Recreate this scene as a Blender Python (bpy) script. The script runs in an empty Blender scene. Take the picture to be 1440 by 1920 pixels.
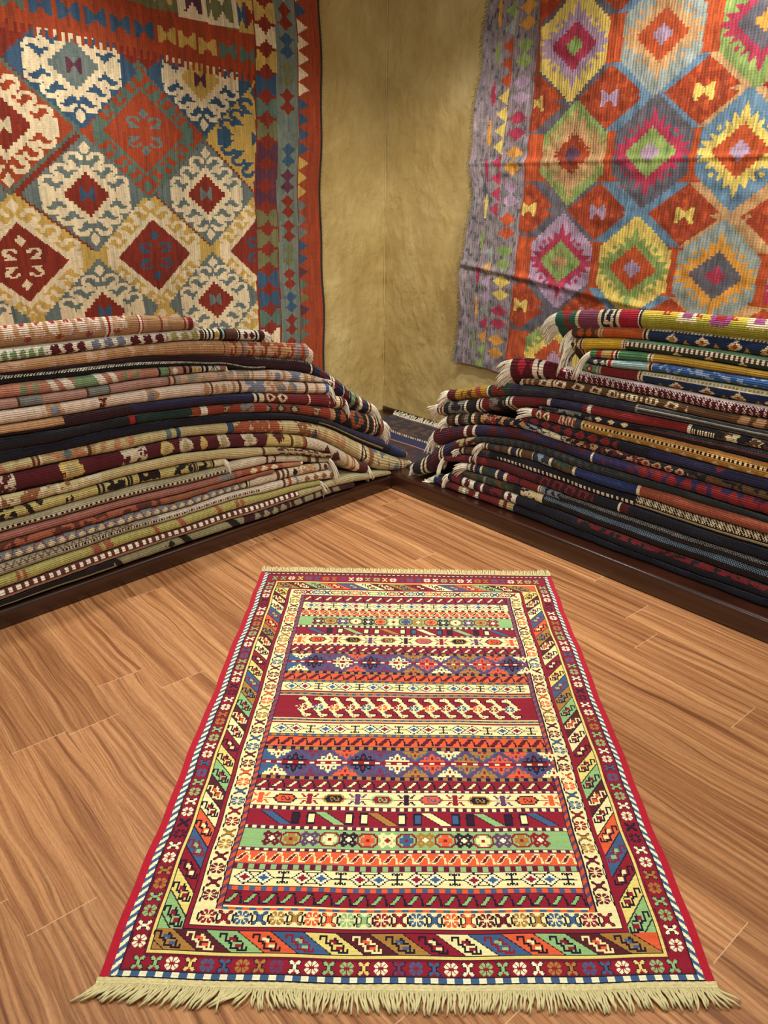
import bpy, math, random
import numpy as np
from mathutils import Vector, Matrix

random.seed(7)
RS = np.random.RandomState(11)
scene = bpy.context.scene
COL = bpy.context.scene.collection

# ------------------------------------------------------------------ camera
YAW, PITCH, ROLL, FPX = 2.40627732, 0.403250602, 0.0122979602, 1442.69493
CAM = Vector((2.630624, -2.42393501, 1.4))
def make_camera():
    fwd = Vector((math.cos(PITCH)*math.cos(YAW), math.cos(PITCH)*math.sin(YAW), -math.sin(PITCH)))
    r = Vector((math.sin(YAW), -math.cos(YAW), 0)); u = r.cross(fwd)
    c, s = math.cos(ROLL), math.sin(ROLL)
    r2 = c*r + s*u; u2 = -s*r + c*u
    cd = bpy.data.cameras.new('camera'); co = bpy.data.objects.new('camera', cd); COL.objects.link(co)
    m = Matrix((r2, u2, -fwd)).transposed().to_4x4(); m.translation = CAM
    co.matrix_world = m
    cd.sensor_fit = 'VERTICAL'; cd.sensor_height = 36.0
    cd.lens = 36.0*FPX/1920.0; cd.clip_start = 0.02
    scene.camera = co
make_camera()

# ------------------------------------------------------------------ light
scene.view_settings.view_transform = 'Standard'
scene.view_settings.look = 'None'
scene.view_settings.gamma = 1.0
scene.view_settings.use_curve_mapping = False
scene.view_settings.exposure = 0.32
W = bpy.data.worlds.new('room_ambient'); scene.world = W; W.use_nodes = True
W.node_tree.nodes['Background'].inputs[0].default_value = (1.0, 0.92, 0.80, 1)
W.node_tree.nodes['Background'].inputs[1].default_value = 0.14

def spot(name, loc, target, power, size=70, blend=.6, radius=.05, color=(1, .945, .85)):
    ld = bpy.data.lights.new(name, 'SPOT'); ld.energy = power; ld.color = color
    ld.spot_size = math.radians(size); ld.spot_blend = blend; ld.shadow_soft_size = radius
    o = bpy.data.objects.new(name, ld); COL.objects.link(o); o.location = loc
    o.rotation_euler = (Vector(target)-Vector(loc)).to_track_quat('-Z', 'Y').to_euler()
    return o
# halogen ceiling spots of the shop, 2.8 m up, plus one added front fill
spot('ceiling_or_fill_spot', (-.12, -1.15, 2.8), (-.30, -1.05, 0), 100, 84, .75)
spot('ceiling_or_fill_spot', (1.6, .0, 2.8), (.75, .62, .7), 122, 84, .7)
spot('ceiling_or_fill_spot', (1.95, -1.85, 2.8), (1.75, -1.7, 0), 118, 92, .8, .07)
spot('ceiling_or_fill_spot', (.35, -.35, 2.8), (-.45, .42, .7), 85, 66, .9)
spot('ceiling_or_fill_spot', (2.35, -.35, 2.8), (1.95, -.2, 0), 75, 84, .8)
spot('ceiling_or_fill_spot', (2.9, -2.7, 2.8), (.5, -.3, .5), 130, 80, .8, .08)  # added fill from behind the camera, brightens the pile fronts
spot('ceiling_or_fill_spot', (.7, -2.5, 2.8), (.6, -2.0, 0), 75, 84, .8)

# ------------------------------------------------------------------ helpers
def lin(c):
    a = np.array(c, float)/255.0
    return np.where(a <= .04045, a/12.92, ((a+.055)/1.055)**2.4)
def link(me, name, parent=None):
    o = bpy.data.objects.new(name, me); COL.objects.link(o)
    if parent: o.parent = parent
    return o
def props(o, label=None, cat=None, group=None, kind=None):
    if label: o['label'] = label
    if cat: o['category'] = cat
    if group: o['group'] = group
    if kind: o['kind'] = kind
    return o
def empty(name, loc):
    o = bpy.data.objects.new(name, None); COL.objects.link(o); o.location = loc; o.empty_display_size = .1
    return o

def grid_mesh(name, V, C=None, WV=None, mat=None, caps=False, smooth=True, loc=None):
    """V (R+1,N+1,3) vertex grid, C (R,N,3) linear colours per face, WV (R+1,N+1,2) weave coordinates in metres."""
    R1, N1 = V.shape[:2]; R, N = R1-1, N1-1
    idx = np.arange(R1*N1).reshape(R1, N1)
    q = np.stack([idx[:-1, :-1], idx[:-1, 1:], idx[1:, 1:], idx[1:, :-1]], -1).reshape(-1, 4)
    me = bpy.data.meshes.new(name)
    nf = len(q); ncap = 2 if caps else 0
    vv = V.reshape(-1, 3) - (np.array(loc) if loc is not None else 0)
    loops = q.reshape(-1)
    starts = np.arange(nf)*4; totals = np.full(nf, 4)
    if caps:
        c0 = idx[:, 0][::-1]; c1 = idx[:, -1]
        loops = np.concatenate([loops, c0, c1])
        starts = np.concatenate([starts, [nf*4, nf*4+R1]]); totals = np.concatenate([totals, [R1, R1]])
    me.vertices.add(len(vv)); me.vertices.foreach_set('co', vv.astype(np.float32).reshape(-1))
    me.loops.add(len(loops)); me.loops.foreach_set('vertex_index', loops.astype(np.int32))
    me.polygons.add(len(starts)); me.polygons.foreach_set('loop_start', starts.astype(np.int32))
    try: me.polygons.foreach_set('loop_total', totals.astype(np.int32))
    except Exception: pass
    me.update(calc_edges=True)
    if smooth:
        sm = np.ones(len(starts), bool)
        if caps: sm[-2:] = False
        me.polygons.foreach_set('use_smooth', sm)
    if C is not None:
        a = me.attributes.new('Col', 'FLOAT_COLOR', 'FACE')
        cc = np.ones((len(starts), 4), np.float32); cc[:nf, :3] = C.reshape(-1, 3)
        if caps: cc[nf:, :3] = C.reshape(-1, 3).mean(0)*.6+.05
        a.data.foreach_set('color', cc.reshape(-1))
    if WV is not None:
        a = me.attributes.new('wv', 'FLOAT_VECTOR', 'POINT')
        w = np.zeros((len(vv), 3), np.float32); w[:, :2] = WV.reshape(-1, 2)
        a.data.foreach_set('vector', w.reshape(-1))
    me.validate(); me.update()
    if mat: me.materials.append(mat)
    return me

def tubes_mesh(name, paths, radii, mat, sides=4, loc=(0, 0, 0)):
    """paths: (K, M, 3) polylines of the same length M -> thin tapered tubes in one mesh."""
    P = np.asarray(paths, float); K, M = P.shape[:2]
    T = np.gradient(P, axis=1); T /= np.linalg.norm(T, axis=2, keepdims=True)+1e-9
    up = np.zeros_like(T); up[..., 2] = 1.0; up[..., 0] = .13
    A = np.cross(T, up); A /= np.linalg.norm(A, axis=2, keepdims=True)+1e-9
    B = np.cross(T, A)
    ang = np.arange(sides)*2*np.pi/sides
    r = np.broadcast_to(np.asarray(radii, float), (K, M))
    V = P[:, :, None, :] + r[:, :, None, None]*(np.cos(ang)[None, None, :, None]*A[:, :, None, :]+np.sin(ang)[None, None, :, None]*B[:, :, None, :])
    V = V.reshape(-1, 3)-np.array(loc)
    base = (np.arange(K)*M*sides)[:, None, None]+(np.arange(M-1)*sides)[None, :, None]+np.arange(sides)[None, None, :]
    nx = (np.arange(sides)+1) % sides
    base2 = (np.arange(K)*M*sides)[:, None, None]+(np.arange(M-1)*sides)[None, :, None]+nx[None, None, :]
    q = np.stack([base, base2, base2+sides, base+sides], -1).reshape(-1, 4)
    cap = (np.arange(K)*M*sides)[:, None]+(M-1)*sides+np.arange(sides)[None, :]
    me = bpy.data.meshes.new(name)
    me.from_pydata(V.tolist(), [], q.tolist()+cap.tolist())
    me.polygons.foreach_set('use_smooth', np.ones(len(me.polygons), bool))
    me.materials.append(mat); me.update()
    return me

class NB:
    """small node builder"""
    def __init__(s, name):
        s.m = bpy.data.materials.new(name); s.m.use_nodes = True
        s.t = s.m.node_tree; s.b = s.t.nodes['Principled BSDF']
    def n(s, typ, **k):
        nd = s.t.nodes.new(typ)
        for a, b in k.items():
            if a == 'op': nd.operation = b
            elif hasattr(nd, a): setattr(nd, a, b)
        return nd
    def set(s, nd, **k):
        for a, b in k.items(): nd.inputs[a.replace('_', ' ')].default_value = b
        return nd
    def l(s, a, b): s.t.links.new(a, b)
    def attr(s, name):
        a = s.n('ShaderNodeAttribute'); a.attribute_name = name; return a
    def math(s, op, a, b=None, c=None):
        nd = s.n('ShaderNodeMath', op=op)
        for i, v in enumerate((a, b, c)):
            if v is None: continue
            if isinstance(v, (int, float)): nd.inputs[i].default_value = v
            else: s.l(v, nd.inputs[i])
        return nd.outputs[0]
    def ramp(s, fac, stops, interp='LINEAR'):
        r = s.n('ShaderNodeValToRGB'); r.color_ramp.interpolation = interp
        e = r.color_ramp.elements
        while len(e) > 1: e.remove(e[-1])
        e[0].position = stops[0][0]; e[0].color = (*stops[0][1], 1)
        for p, c in stops[1:]:
            x = e.new(p); x.color = (*c, 1)
        s.l(fac, r.inputs[0]); return r.outputs[0]
    def noise(s, vec, scale, detail=3, rough=.5, dim='3D'):
        nn = s.n('ShaderNodeTexNoise'); nn.inputs['Scale'].default_value = scale
        nn.inputs['Detail'].default_value = detail; nn.inputs['Roughness'].default_value = rough
        if vec is not None: s.l(vec, nn.inputs['Vector'])
        return nn.outputs[0]
    def mapping(s, vec, scale=(1, 1, 1), loc=(0, 0, 0), rot=(0, 0, 0)):
        mp = s.n('ShaderNodeMapping'); mp.inputs['Scale'].default_value = scale
        mp.inputs['Location'].default_value = loc; mp.inputs['Rotation'].default_value = rot
        s.l(vec, mp.inputs['Vector']); return mp.outputs[0]
    def mix(s, fac, a, b, mode='MIX'):
        x = s.n('ShaderNodeMixRGB'); x.blend_type = mode
        for i, v in ((0, fac), (1, a), (2, b)):
            if isinstance(v, (int, float)): x.inputs[i].default_value = v
            elif isinstance(v, (tuple, list)) or isinstance(v, np.ndarray): x.inputs[i].default_value = (*[float(q) for q in v], 1)
            else: s.l(v, x.inputs[i])
        return x.outputs[0]
    def bump(s, h, strength, dist):
        b = s.n('ShaderNodeBump'); b.inputs['Strength'].default_value = strength; b.inputs['Distance'].default_value = dist
        s.l(h, b.inputs['Height']); s.l(b.outputs[0], s.b.inputs['Normal']); return b

def wool(name, rib_axis, rib, tuft, var=.22, strength=.6, dist=.002, stretch=(1, 1)):
    """woven wool: colour from the yarn-colour attribute, ribbed and slightly uneven."""
    m = NB(name); c = m.attr('Col').outputs['Color']; w = m.attr('wv').outputs['Vector']
    sep = m.n('ShaderNodeSeparateXYZ'); m.l(w, sep.inputs[0])
    u, v = sep.outputs[0], sep.outputs[1]
    a, b = (u, v) if rib_axis == 'v' else (v, u)
    wob = m.noise(m.mapping(w, (25, 25, 1)), 1.0, 2)
    ribs = m.math('SINE', m.math('ADD', m.math('MULTIPLY', b, 2*math.pi/rib), m.math('MULTIPLY', wob, 3.0)))
    tf = m.math('SINE', m.math('MULTIPLY', a, 2*math.pi/tuft))
    n1 = m.noise(m.mapping(w, (300*stretch[0], 300*stretch[1], 1)), 1.0, 2, .6)
    n2 = m.noise(m.mapping(w, (28*stretch[0], 28*stretch[1], 1)), 1.0, 3, .6)
    f = m.math('ADD', m.math('MULTIPLY', n1, var*1.6), m.math('MULTIPLY', n2, var*1.4))
    f = m.math('ADD', f, 1.0-var*1.5)
    comb = m.n('ShaderNodeCombineXYZ')
    for i in range(3): m.l(f, comb.inputs[i])
    m.l(m.mix(1.0, c, comb.outputs[0], 'MULTIPLY'), m.b.inputs['Base Color'])
    m.b.inputs['Roughness'].default_value = .88
    m.b.inputs['Specular IOR Level'].default_value = .18
    m.b.inputs['Sheen Weight'].default_value = .12; m.b.inputs['Sheen Roughness'].default_value = .5
    h = m.math('ADD', m.math('MULTIPLY', ribs, .5), m.math('MULTIPLY', tf, .08))
    h = m.math('ADD', h, m.math('MULTIPLY', n1, .9))
    m.bump(h, strength, dist)
    return m.m
M_PILE = wool('carpet_wool', 'v', .0066, .005, .2, .9, .003)
M_RUG = wool('rug_wool', 'v', .0042, .0045, .16, .45, .0014, (.5, 1.6))
M_KILIM_L = wool('kilim_wool_vertical_ribs', 'u', .0115, .009, .2, .4, .0025, (1.5, .35))
M_KILIM_R = wool('kilim_wool_coarse', 'u', .0135, .010, .26, .5, .0035, (1.5, .35))

def yarn(name, rgb, rough=.85):
    m = NB(name); g = m.n('ShaderNodeTexCoord')
    n1 = m.noise(g.outputs['Object'], 90, 3, .6); a = lin(rgb)
    m.l(m.mix(n1, a*.72, np.minimum(a*1.12, 1)), m.b.inputs['Base Color'])
    m.b.inputs['Roughness'].default_value = rough; m.b.inputs['Specular IOR Level'].default_value = .15
    m.bump(m.noise(g.outputs['Object'], 900, 1), .3, .001)
    return m.m
M_FRINGE = yarn('cotton_fringe', (240, 232, 212))
M_FRINGE_RUG = yarn('rug_cotton_fringe', (222, 212, 160))
M_FRINGE_GREY = yarn('grey_wool_fringe', (112, 106, 104))

# ------------------------------------------------------------------ room shell
FL_DIR = -0.0229614499
def floor():
    d = np.array([math.cos(FL_DIR), math.sin(FL_DIR)]); n = np.array([-d[1], d[0]])
    pw, pl = .1437, 1.335
    offs = {0: .257, 1: .662, 6: 2.325, 8: .228, 9: .805, 11: .84, 13: 1.402}
    V = []; F = []; A = []; U = []
    rr = random.Random(3)
    for k in range(-7, 24):
        n0 = -.178-pw*k; n1 = n0-pw
        s0 = offs.get(k, rr.uniform(0, pl)) - 3*pl
        for j in range(7):
            a, b = s0+j*pl, s0+(j+1)*pl
            if b < -1.2 or a > 4.6: continue
            i = len(V)
            for s, nn in ((a, n1), (b, n1), (b, n0), (a, n0)):
                p = d*s+n*nn; V.append((p[0], p[1], 0))
            F.append((i, i+1, i+2, i+3)); A.append(rr.random()); U.append([(0, 0), (pl, 0), (pl, pw), (0, pw)])
    me = bpy.data.meshes.new('floor'); me.from_pydata(V, [], F)
    at = me.attributes.new('rnd', 'FLOAT', 'FACE'); at.data.foreach_set('value', A)
    uv = me.uv_layers.new(name='UVMap')
    uv.data.foreach_set('uv', np.array(U, float).reshape(-1))
    m = NB('laminate_planks'); uvn = m.n('ShaderNodeUVMap'); uvn.uv_map = 'UVMap'
    r = m.attr('rnd').outputs['Fac']; sep = m.n('ShaderNodeSeparateXYZ'); m.l(uvn.outputs[0], sep.inputs[0])
    off = m.n('ShaderNodeCombineXYZ'); m.l(m.math('MULTIPLY', r, 37.0), off.inputs[0]); m.l(m.math('MULTIPLY', r, 91.0), off.inputs[1]); m.l(m.math('MULTIPLY', r, 53.0), off.inputs[2])
    vec = m.n('ShaderNodeVectorMath', op='ADD'); m.l(uvn.outputs[0], vec.inputs[0]); m.l(off.outputs[0], vec.inputs[1])
    vec = vec.outputs[0]
    # warped grain: cathedral figure along the plank
    wp = m.noise(m.mapping(vec, (2.2, 9, 1)), 1.0, 2, .5)
    wv = m.n('ShaderNodeVectorMath', op='ADD')
    cw = m.n('ShaderNodeCombineXYZ'); m.l(m.math('MULTIPLY', wp, .055), cw.inputs[1]); m.l(vec, wv.inputs[0]); m.l(cw.outputs[0], wv.inputs[1])
    g1 = m.noise(m.mapping(wv.outputs[0], (.9, 60, 1)), 1.0, 4, .6)
    g2 = m.noise(m.mapping(wv.outputs[0], (3, 230, 1)), 1.0, 3, .65)
    g3 = m.noise(m.mapping(vec, (60, 420, 1)), 1.0, 2, .7)
    g4 = m.noise(m.mapping(vec, (1.3, 7, 1)), 1.0, 2, .5)
    base = m.ramp(g1, [(.25, lin((104, 66, 42))), (.40, lin((156, 106, 68))), (.56, lin((188, 138, 94))), (.75, lin((208, 162, 118)))])
    fine = m.ramp(g2, [(.34, (.58, .52, .48)), (.5, (1, 1, 1)), (.68, (1.16, 1.14, 1.1))])
    c = m.mix(.8, base, fine, 'MULTIPLY')
    spk = m.ramp(g3, [(.3, (.74, .7, .66)), (.5, (1, 1, 1)), (.7, (1.08, 1.08, 1.06))])
    c = m.mix(.7, c, spk, 'MULTIPLY')
    tone = m.ramp(g4, [(.3, (.86, .80, .76)), (.65, (1.06, 1.05, 1.02))])
    c = m.mix(.75, c, tone, 'MULTIPLY')
    pt = m.ramp(r, [(0, (.86, .83, .81)), (.5, (.98, .96, .95)), (1, (1.07, 1.06, 1.05))])
    c = m.mix(1.0, c, pt, 'MULTIPLY')
    x, y = sep.outputs[0], sep.outputs[1]
    ex = m.math('MINIMUM', x, m.math('SUBTRACT', pl, x)); ey = m.math('MINIMUM', y, m.math('SUBTRACT', pw, y))
    jx = m.math('LESS_THAN', ex, .0009); jy = m.math('LESS_THAN', ey, .0005)
    c = m.mix(m.math('MULTIPLY', jx, .75), c, tuple(lin((226, 190, 150))))
    c = m.mix(m.math('MULTIPLY', jy, .55), c, tuple(lin((120, 80, 50))))
    m.l(c, m.b.inputs['Base Color'])
    m.b.inputs['Roughness'].default_value = .42; m.b.inputs['Specular IOR Level'].default_value = .4
    hh = m.math('ADD', m.math('MULTIPLY', g2, .6), m.math('MULTIPLY', g3, .4))
    m.bump(hh, .12, .001)
    me.materials.append(m.m)
    o = link(me, 'floor'); props(o, kind='structure')
floor()

def plaster():
    m = NB('mustard_plaster'); g = m.n('ShaderNodeTexCoord'); ob = g.outputs['Object']
    n1 = m.noise(ob, 2.2, 4, .6); n2 = m.noise(m.mapping(ob, (9, 9, 5)), 1.0, 5, .65); n3 = m.noise(ob, 60, 4, .7)
    wv = m.n('ShaderNodeVectorMath', op='ADD'); sc = m.n('ShaderNodeVectorMath', op='SCALE'); sc.inputs['Scale'].default_value = .16
    nn = m.n('ShaderNodeTexNoise'); nn.inputs['Scale'].default_value = 7; m.l(ob, nn.inputs['Vector'])
    m.l(nn.outputs[1], sc.inputs[0]); m.l(ob, wv.inputs[0]); m.l(sc.outputs[0], wv.inputs[1])
    mu = m.n('ShaderNodeTexNoise'); mu.inputs['Scale'].default_value = 13; mu.inputs['Detail'].default_value = 5; m.l(m.mapping(wv.outputs[0], (1, 1, .55)), mu.inputs['Vector'])
    c = m.ramp(n1, [(.3, lin((184, 158, 98))), (.5, lin((200, 176, 116))), (.7, lin((214, 194, 136)))])
    c2 = m.ramp(n2, [(.3, (.82, .78, .70)), (.55, (1, 1, 1)), (.75, (1.08, 1.08, 1.06))])
    c = m.mix(.7, c, c2, 'MULTIPLY')
    m.l(c, m.b.inputs['Base Color']); m.b.inputs['Roughness'].default_value = .62; m.b.inputs['Specular IOR Level'].default_value = .3
    crack = m.math('ABSOLUTE', m.math('SUBTRACT', mu.outputs[0], .5))
    ridge = m.math('MULTIPLY', m.math('LESS_THAN', crack, .012), -.5)
    h = m.math('ADD', m.math('MULTIPLY', mu.outputs[0], 1.6), m.math('MULTIPLY', n3, .16))
    h = m.math('ADD', h, m.math('MULTIPLY', n2, .7)); h = m.math('ADD', h, m.math('MULTIPLY', ridge, .35))
    mask = m.ramp(m.noise(ob, 3.1, 3, .6), [(.38, (.15, .15, .15)), (.62, (1, 1, 1))])
    h = m.math('MULTIPLY', h, m.math('ADD', m.math('MULTIPLY', mask, .75), .25))
    m.bump(h, .7, .014)
    return m.m
M_PLASTER = plaster()
PH = 0.0632176044
LN = np.array([math.cos(PH), math.sin(PH), 0.0]); LD = np.array([math.sin(PH), -math.cos(PH), 0.0])
def LP(s, inw, z):            # a point by the left wall: s along the platform, inw away from its front edge into the wall
    p = LD*s-LN*inw; return (float(p[0]), float(p[1]), float(z))
WLD, WRD = .85, .75
CX = (-WLD-WRD*LN[1])/LN[0]   # x of the wall corner
CORNER_S = (CX*LD[0]+WRD*LD[1])
def prism(name, foot, z0, z1, mat, parent=None, bevel=0):
    n = len(foot); V = [(x, y, z0) for x, y in foot]+[(x, y, z1) for x, y in foot]
    F = [tuple(range(n))[::-1], tuple(range(n, 2*n))]+[(i, (i+1) % n, n+(i+1) % n, n+i) for i in range(n)]
    me = bpy.data.meshes.new(name); me.from_pydata(V, [], F); me.materials.append(mat); me.update()
    o = link(me, name, parent)
    if bevel:
        b = o.modifiers.new('bevel', 'BEVEL'); b.width = bevel; b.segments = 3
    return o
def P2(s, inw): return LP(s, inw, 0)[:2]
wl = prism('wall_left', [P2(CORNER_S, WLD), P2(3.6, WLD), P2(3.6, WLD+.12), (CX-.2, WRD+.12)], 0, 2.9, M_PLASTER); props(wl, kind='structure')
wr = prism('wall_right', [(CX, WRD), (CX-.2, WRD+.12), (4.2, WRD+.12), (4.2, WRD)], 0, 2.9, M_PLASTER); props(wr, kind='structure')
# rough plaster bead running up the corner
def bead():
    pts = []; rad = []
    for i in range(80):
        z = .08+i*.035; pts.append((CX+.004+random.uniform(-.0012, .0012), WRD-.005+random.uniform(-.001, .001), z)); rad.append(random.uniform(.003, .006))
    me = tubes_mesh('trim_1', [pts], [rad], M_PLASTER, 6); o = link(me, 'trim_1'); props(o, kind='structure')
bead()

def darkwood():
    m = NB('dark_glossy_wood'); g = m.n('ShaderNodeTexCoord')
    n1 = m.noise(m.mapping(g.outputs['Object'], (3, 3, 60)), 1.0, 4, .6)
    m.l(m.ramp(n1, [(.3, lin((34, 15, 9))), (.7, lin((60, 29, 17)))]), m.b.inputs['Base Color'])
    m.b.inputs['Roughness'].default_value = .26; m.b.inputs['Specular IOR Level'].default_value = .7
    m.b.inputs['Coat Weight'].default_value = .3; m.b.inputs['Coat Roughness'].default_value = .2
    m.bump(n1, .06, .001)
    return m.m
M_DARK = darkwood()
def platform(name, label, f, s0, s1, depth, H=.085, s0b=None):
    """low platform with a rounded nosing; f(s, inward, z) gives the point."""
    root = empty(name, f((s0+s1)/2, depth/2, 0)); props(root, label, 'platform')
    # nosing profile: bulges to the front edge then rounds over to the top
    k_ = H-.018
    prof = [(.006, 0), (.006, .004), (.003, .006), (.003, k_*.5), (.003, k_)]
    for i in range(1, 9):
        t = i/8*math.pi/2; prof.append((.003+.018*(1-math.cos(t)), k_+.018*math.sin(t)))
    prof.append((.05, H)); prof.append((.08, H))
    n = 2; V = []; F = []
    for s in (s0, s1):
        for d, z in prof: V.append(f(s, d, z))
    k = len(prof)
    for i in range(k-1): F.append((i, i+1, k+i+1, k+i))
    o0 = Vector(root.location)
    me = bpy.data.meshes.new('front_board'); me.from_pydata([tuple(Vector(v)-o0) for v in V], [], F); me.materials.append(M_DARK); me.update()
    for p in me.polygons: p.use_smooth = True
    link(me, 'front_board', root)
    V = [f(s0b if s0b is not None else s0, .08, H), f(s1, .08, H), f(s1, depth, H), f(s0b if s0b is not None else s0, depth, H)]
    V = V+[(x, y, H-.03) for x, y, z in V]
    F = [(0, 1, 2, 3), (4, 5, 6, 7), (0, 1, 5, 4), (1, 2, 6, 5), (2, 3, 7, 6), (3, 0, 4, 7)]
    me = bpy.data.meshes.new('deck'); me.from_pydata([tuple(Vector(v)-o0) for v in V], [], F); me.materials.append(M_DARK); me.update()
    link(me, 'deck', root)
platform('display_platform', 'dark brown glossy low platform under the right pile, rounded front edge', lambda s, i, z: (s, i, z), -.02, 3.4, .745)
platform('display_platform', 'dark brown low platform under the left pile of light carpets, in shadow', LP, -.02, 3.2, .845, .070)
# floor-level corner deck joining the two platforms
cd = prism('corner_deck', [(CX+.005, WRD-.005), (-.025, WRD-.005), (-.025, .03), P2(-.03, WLD-.005)], 0, .085, M_DARK)
props(cd, 'dark brown corner piece of the platform joining both sides, beneath the corner rug', 'platform')
bb = prism('baseboard_right', [(CX+.012, WRD-.014), (1.2, WRD-.014), (1.2, WRD-.001), (CX+.002, WRD-.001)], .086, .110, M_DARK); props(bb, kind='structure')

# ------------------------------------------------------------------ motifs (woven step patterns)
ART = {
'flower': ["...aa...aa...", "..aaaa.aaaa..", ".a.aaa.aaa.a.", "aaa.aa.aa.aaa", "aaaa.a.a.aaaa", ".aaa..c..aaa.", "....ccccc....", ".aaa..c..aaa.", "aaaa.a.a.aaaa", "aaa.aa.aa.aaa", ".a.aaa.aaa.a.", "..aaaa.aaaa..", "...aa...aa..."],
'cross': ["ooa.....aoo", "oaaa...aaao", ".oaaa.aaao.", "..ooaaaoo..", "...oaaao...", "...oaaao...", "...oaaao...", "..ooaaaoo..", ".oaaa.aaao.", "oaaa...aaao", "ooa.....aoo"],
'chain': ["oooo..........", "o..oaaao......", "o..oabboo.....", "...oabbbo.....", "...oooabooo...", ".....ooaaaao..", "......oabbbo..", "......oabbbo.o", "......ooooao.o", ".........ooooo"],
'bird': ["....owwwo.....", "..owwwkwwo....", ".owwwwwwwwo...", ".oooo.owwwo...", ".......owwwo..", "........owwwo.", ".......owwwwwo", ".....owwwwwwww", "...owwwwwwwwww", ".wwwwwwwwwwwww"],
'dia': [".....o.....", "....oao....", "...oaaao...", "..oaabaao..", ".oaabbbaao.", "oaabbbbbaao", ".oaabbbaao.", "..oaabaao..", "...oaaao...", "....oao....", ".....o....."],
'tee': [".ooo.o.ooo.", ".o.ooooo.o.", ".....o.....", ".....o.....", ".....o.....", "ooooooooooo", ".....o.....", ".....o.....", ".....o.....", ".o.ooooo.o.", ".ooo.o.ooo."],
'slash': ["......ooooo..", ".....oaaaoo..", "....oaaao.o..", "...oaaao..oo.", "..oaaao....o.", ".oaaao.....o.", "oaaao......oo", "oooo.......oo"],
'hexa': ["....oooooooooo....", "..ooaaaaaaaaaaoo..", ".ooaaabbbaabaaaoo.", "ooaaaabaabaabaaaoo", "ooaaaabaabaabaaaoo", ".ooaaaabaabbbaaoo.", "..ooaaaaaaaaaaoo..", "....oooooooooo...."],
'bow': ["aa...aaa...aa", ".aa.aabaa.aa.", "..aa.aba.aa..", ".....aba.....", "....aabaa....", ".....aba.....", "..aa.aba.aa..", ".aa.aabaa.aa.", "aa...aaa...aa"],
'cros2': ["..oooooooo..", ".ob.aaaa.bo.", "ob..aaaa..bo", "o.aaaaaaaa.o", "o.aaabbaaa.o", "o.aaabbaaa.o", "o.aaaaaaaa.o", "ob..aaaa..bo", ".ob.aaaa.bo.", "..oooooooo.."],
'bloom': ["..aa....aa..", ".aaaa..aaaa.", "aaaaaaaaaaaa", "aaa.aaaa.aaa", ".aaaabbaaaa.", "..aabbbbaa..", "..aabbbbaa..", ".aaaabbaaaa.", "aaa.aaaa.aaa", "aaaaaaaaaaaa", ".aaaa..aaaa.", "..aa....aa.."],
'rect': ["ooooooo.", "oaaaaao.", "oaaaaaoo", "oaaaaao.", "oaaaaao.", "oaaaaao.", "ooooooo."],
'comb': [".......a.......", "......aaa......", "...aa.aba.aa...", "...a.aabaa.a...", ".aaaaaaaaaaaaa.", "aaaaabbabbaaaaa"],
'hook': ["..hhhhh..", ".hhhhhhh.", "hhh...hhh", "hh.....hh", ".....hhhh", "....hhhh.", "...hhhh..", "..hhhhh..", ".hhhhhhh."],
'bowtie': ["aa.....aa", "aaa...aaa", "aaaa.aaaa", "aaaaaaaaa", "aaaaaaaaa", "aaaa.aaaa", "aaa...aaa", "aa.....aa"],
}
def art(k):
    L = ART[k]; w = max(len(r) for r in L)
    return np.array([list(r.ljust(w, '.')) for r in L])
def stamp(C, name, cx, cy, w, h, cm, T=False, fx=False, fy=False):
    a = art(name)
    if fx: a = a[:, ::-1]
    if fy: a = a[::-1]
    if T: a = a.T
    H, Wd = C.shape[:2]
    w = max(int(round(w)), 2); h = max(int(round(h)), 2)
    x0 = int(round(cx-w/2)); y0 = int(round(cy-h/2))
    yi = np.minimum((np.arange(h)+.5)*a.shape[0]/h, a.shape[0]-1).astype(int)
    xi = np.minimum((np.arange(w)+.5)*a.shape[1]/w, a.shape[1]-1).astype(int)
    s = a[yi][:, xi]
    ys = slice(max(y0, 0), min(y0+h, H)); xs = slice(max(x0, 0), min(x0+w, Wd))
    s = s[ys.start-y0:ys.stop-y0, xs.start-x0:xs.stop-x0]
    if s.size == 0: return
    reg = C[ys, xs]
    for ch, col in cm.items():
        reg[s == ch] = col

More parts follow.
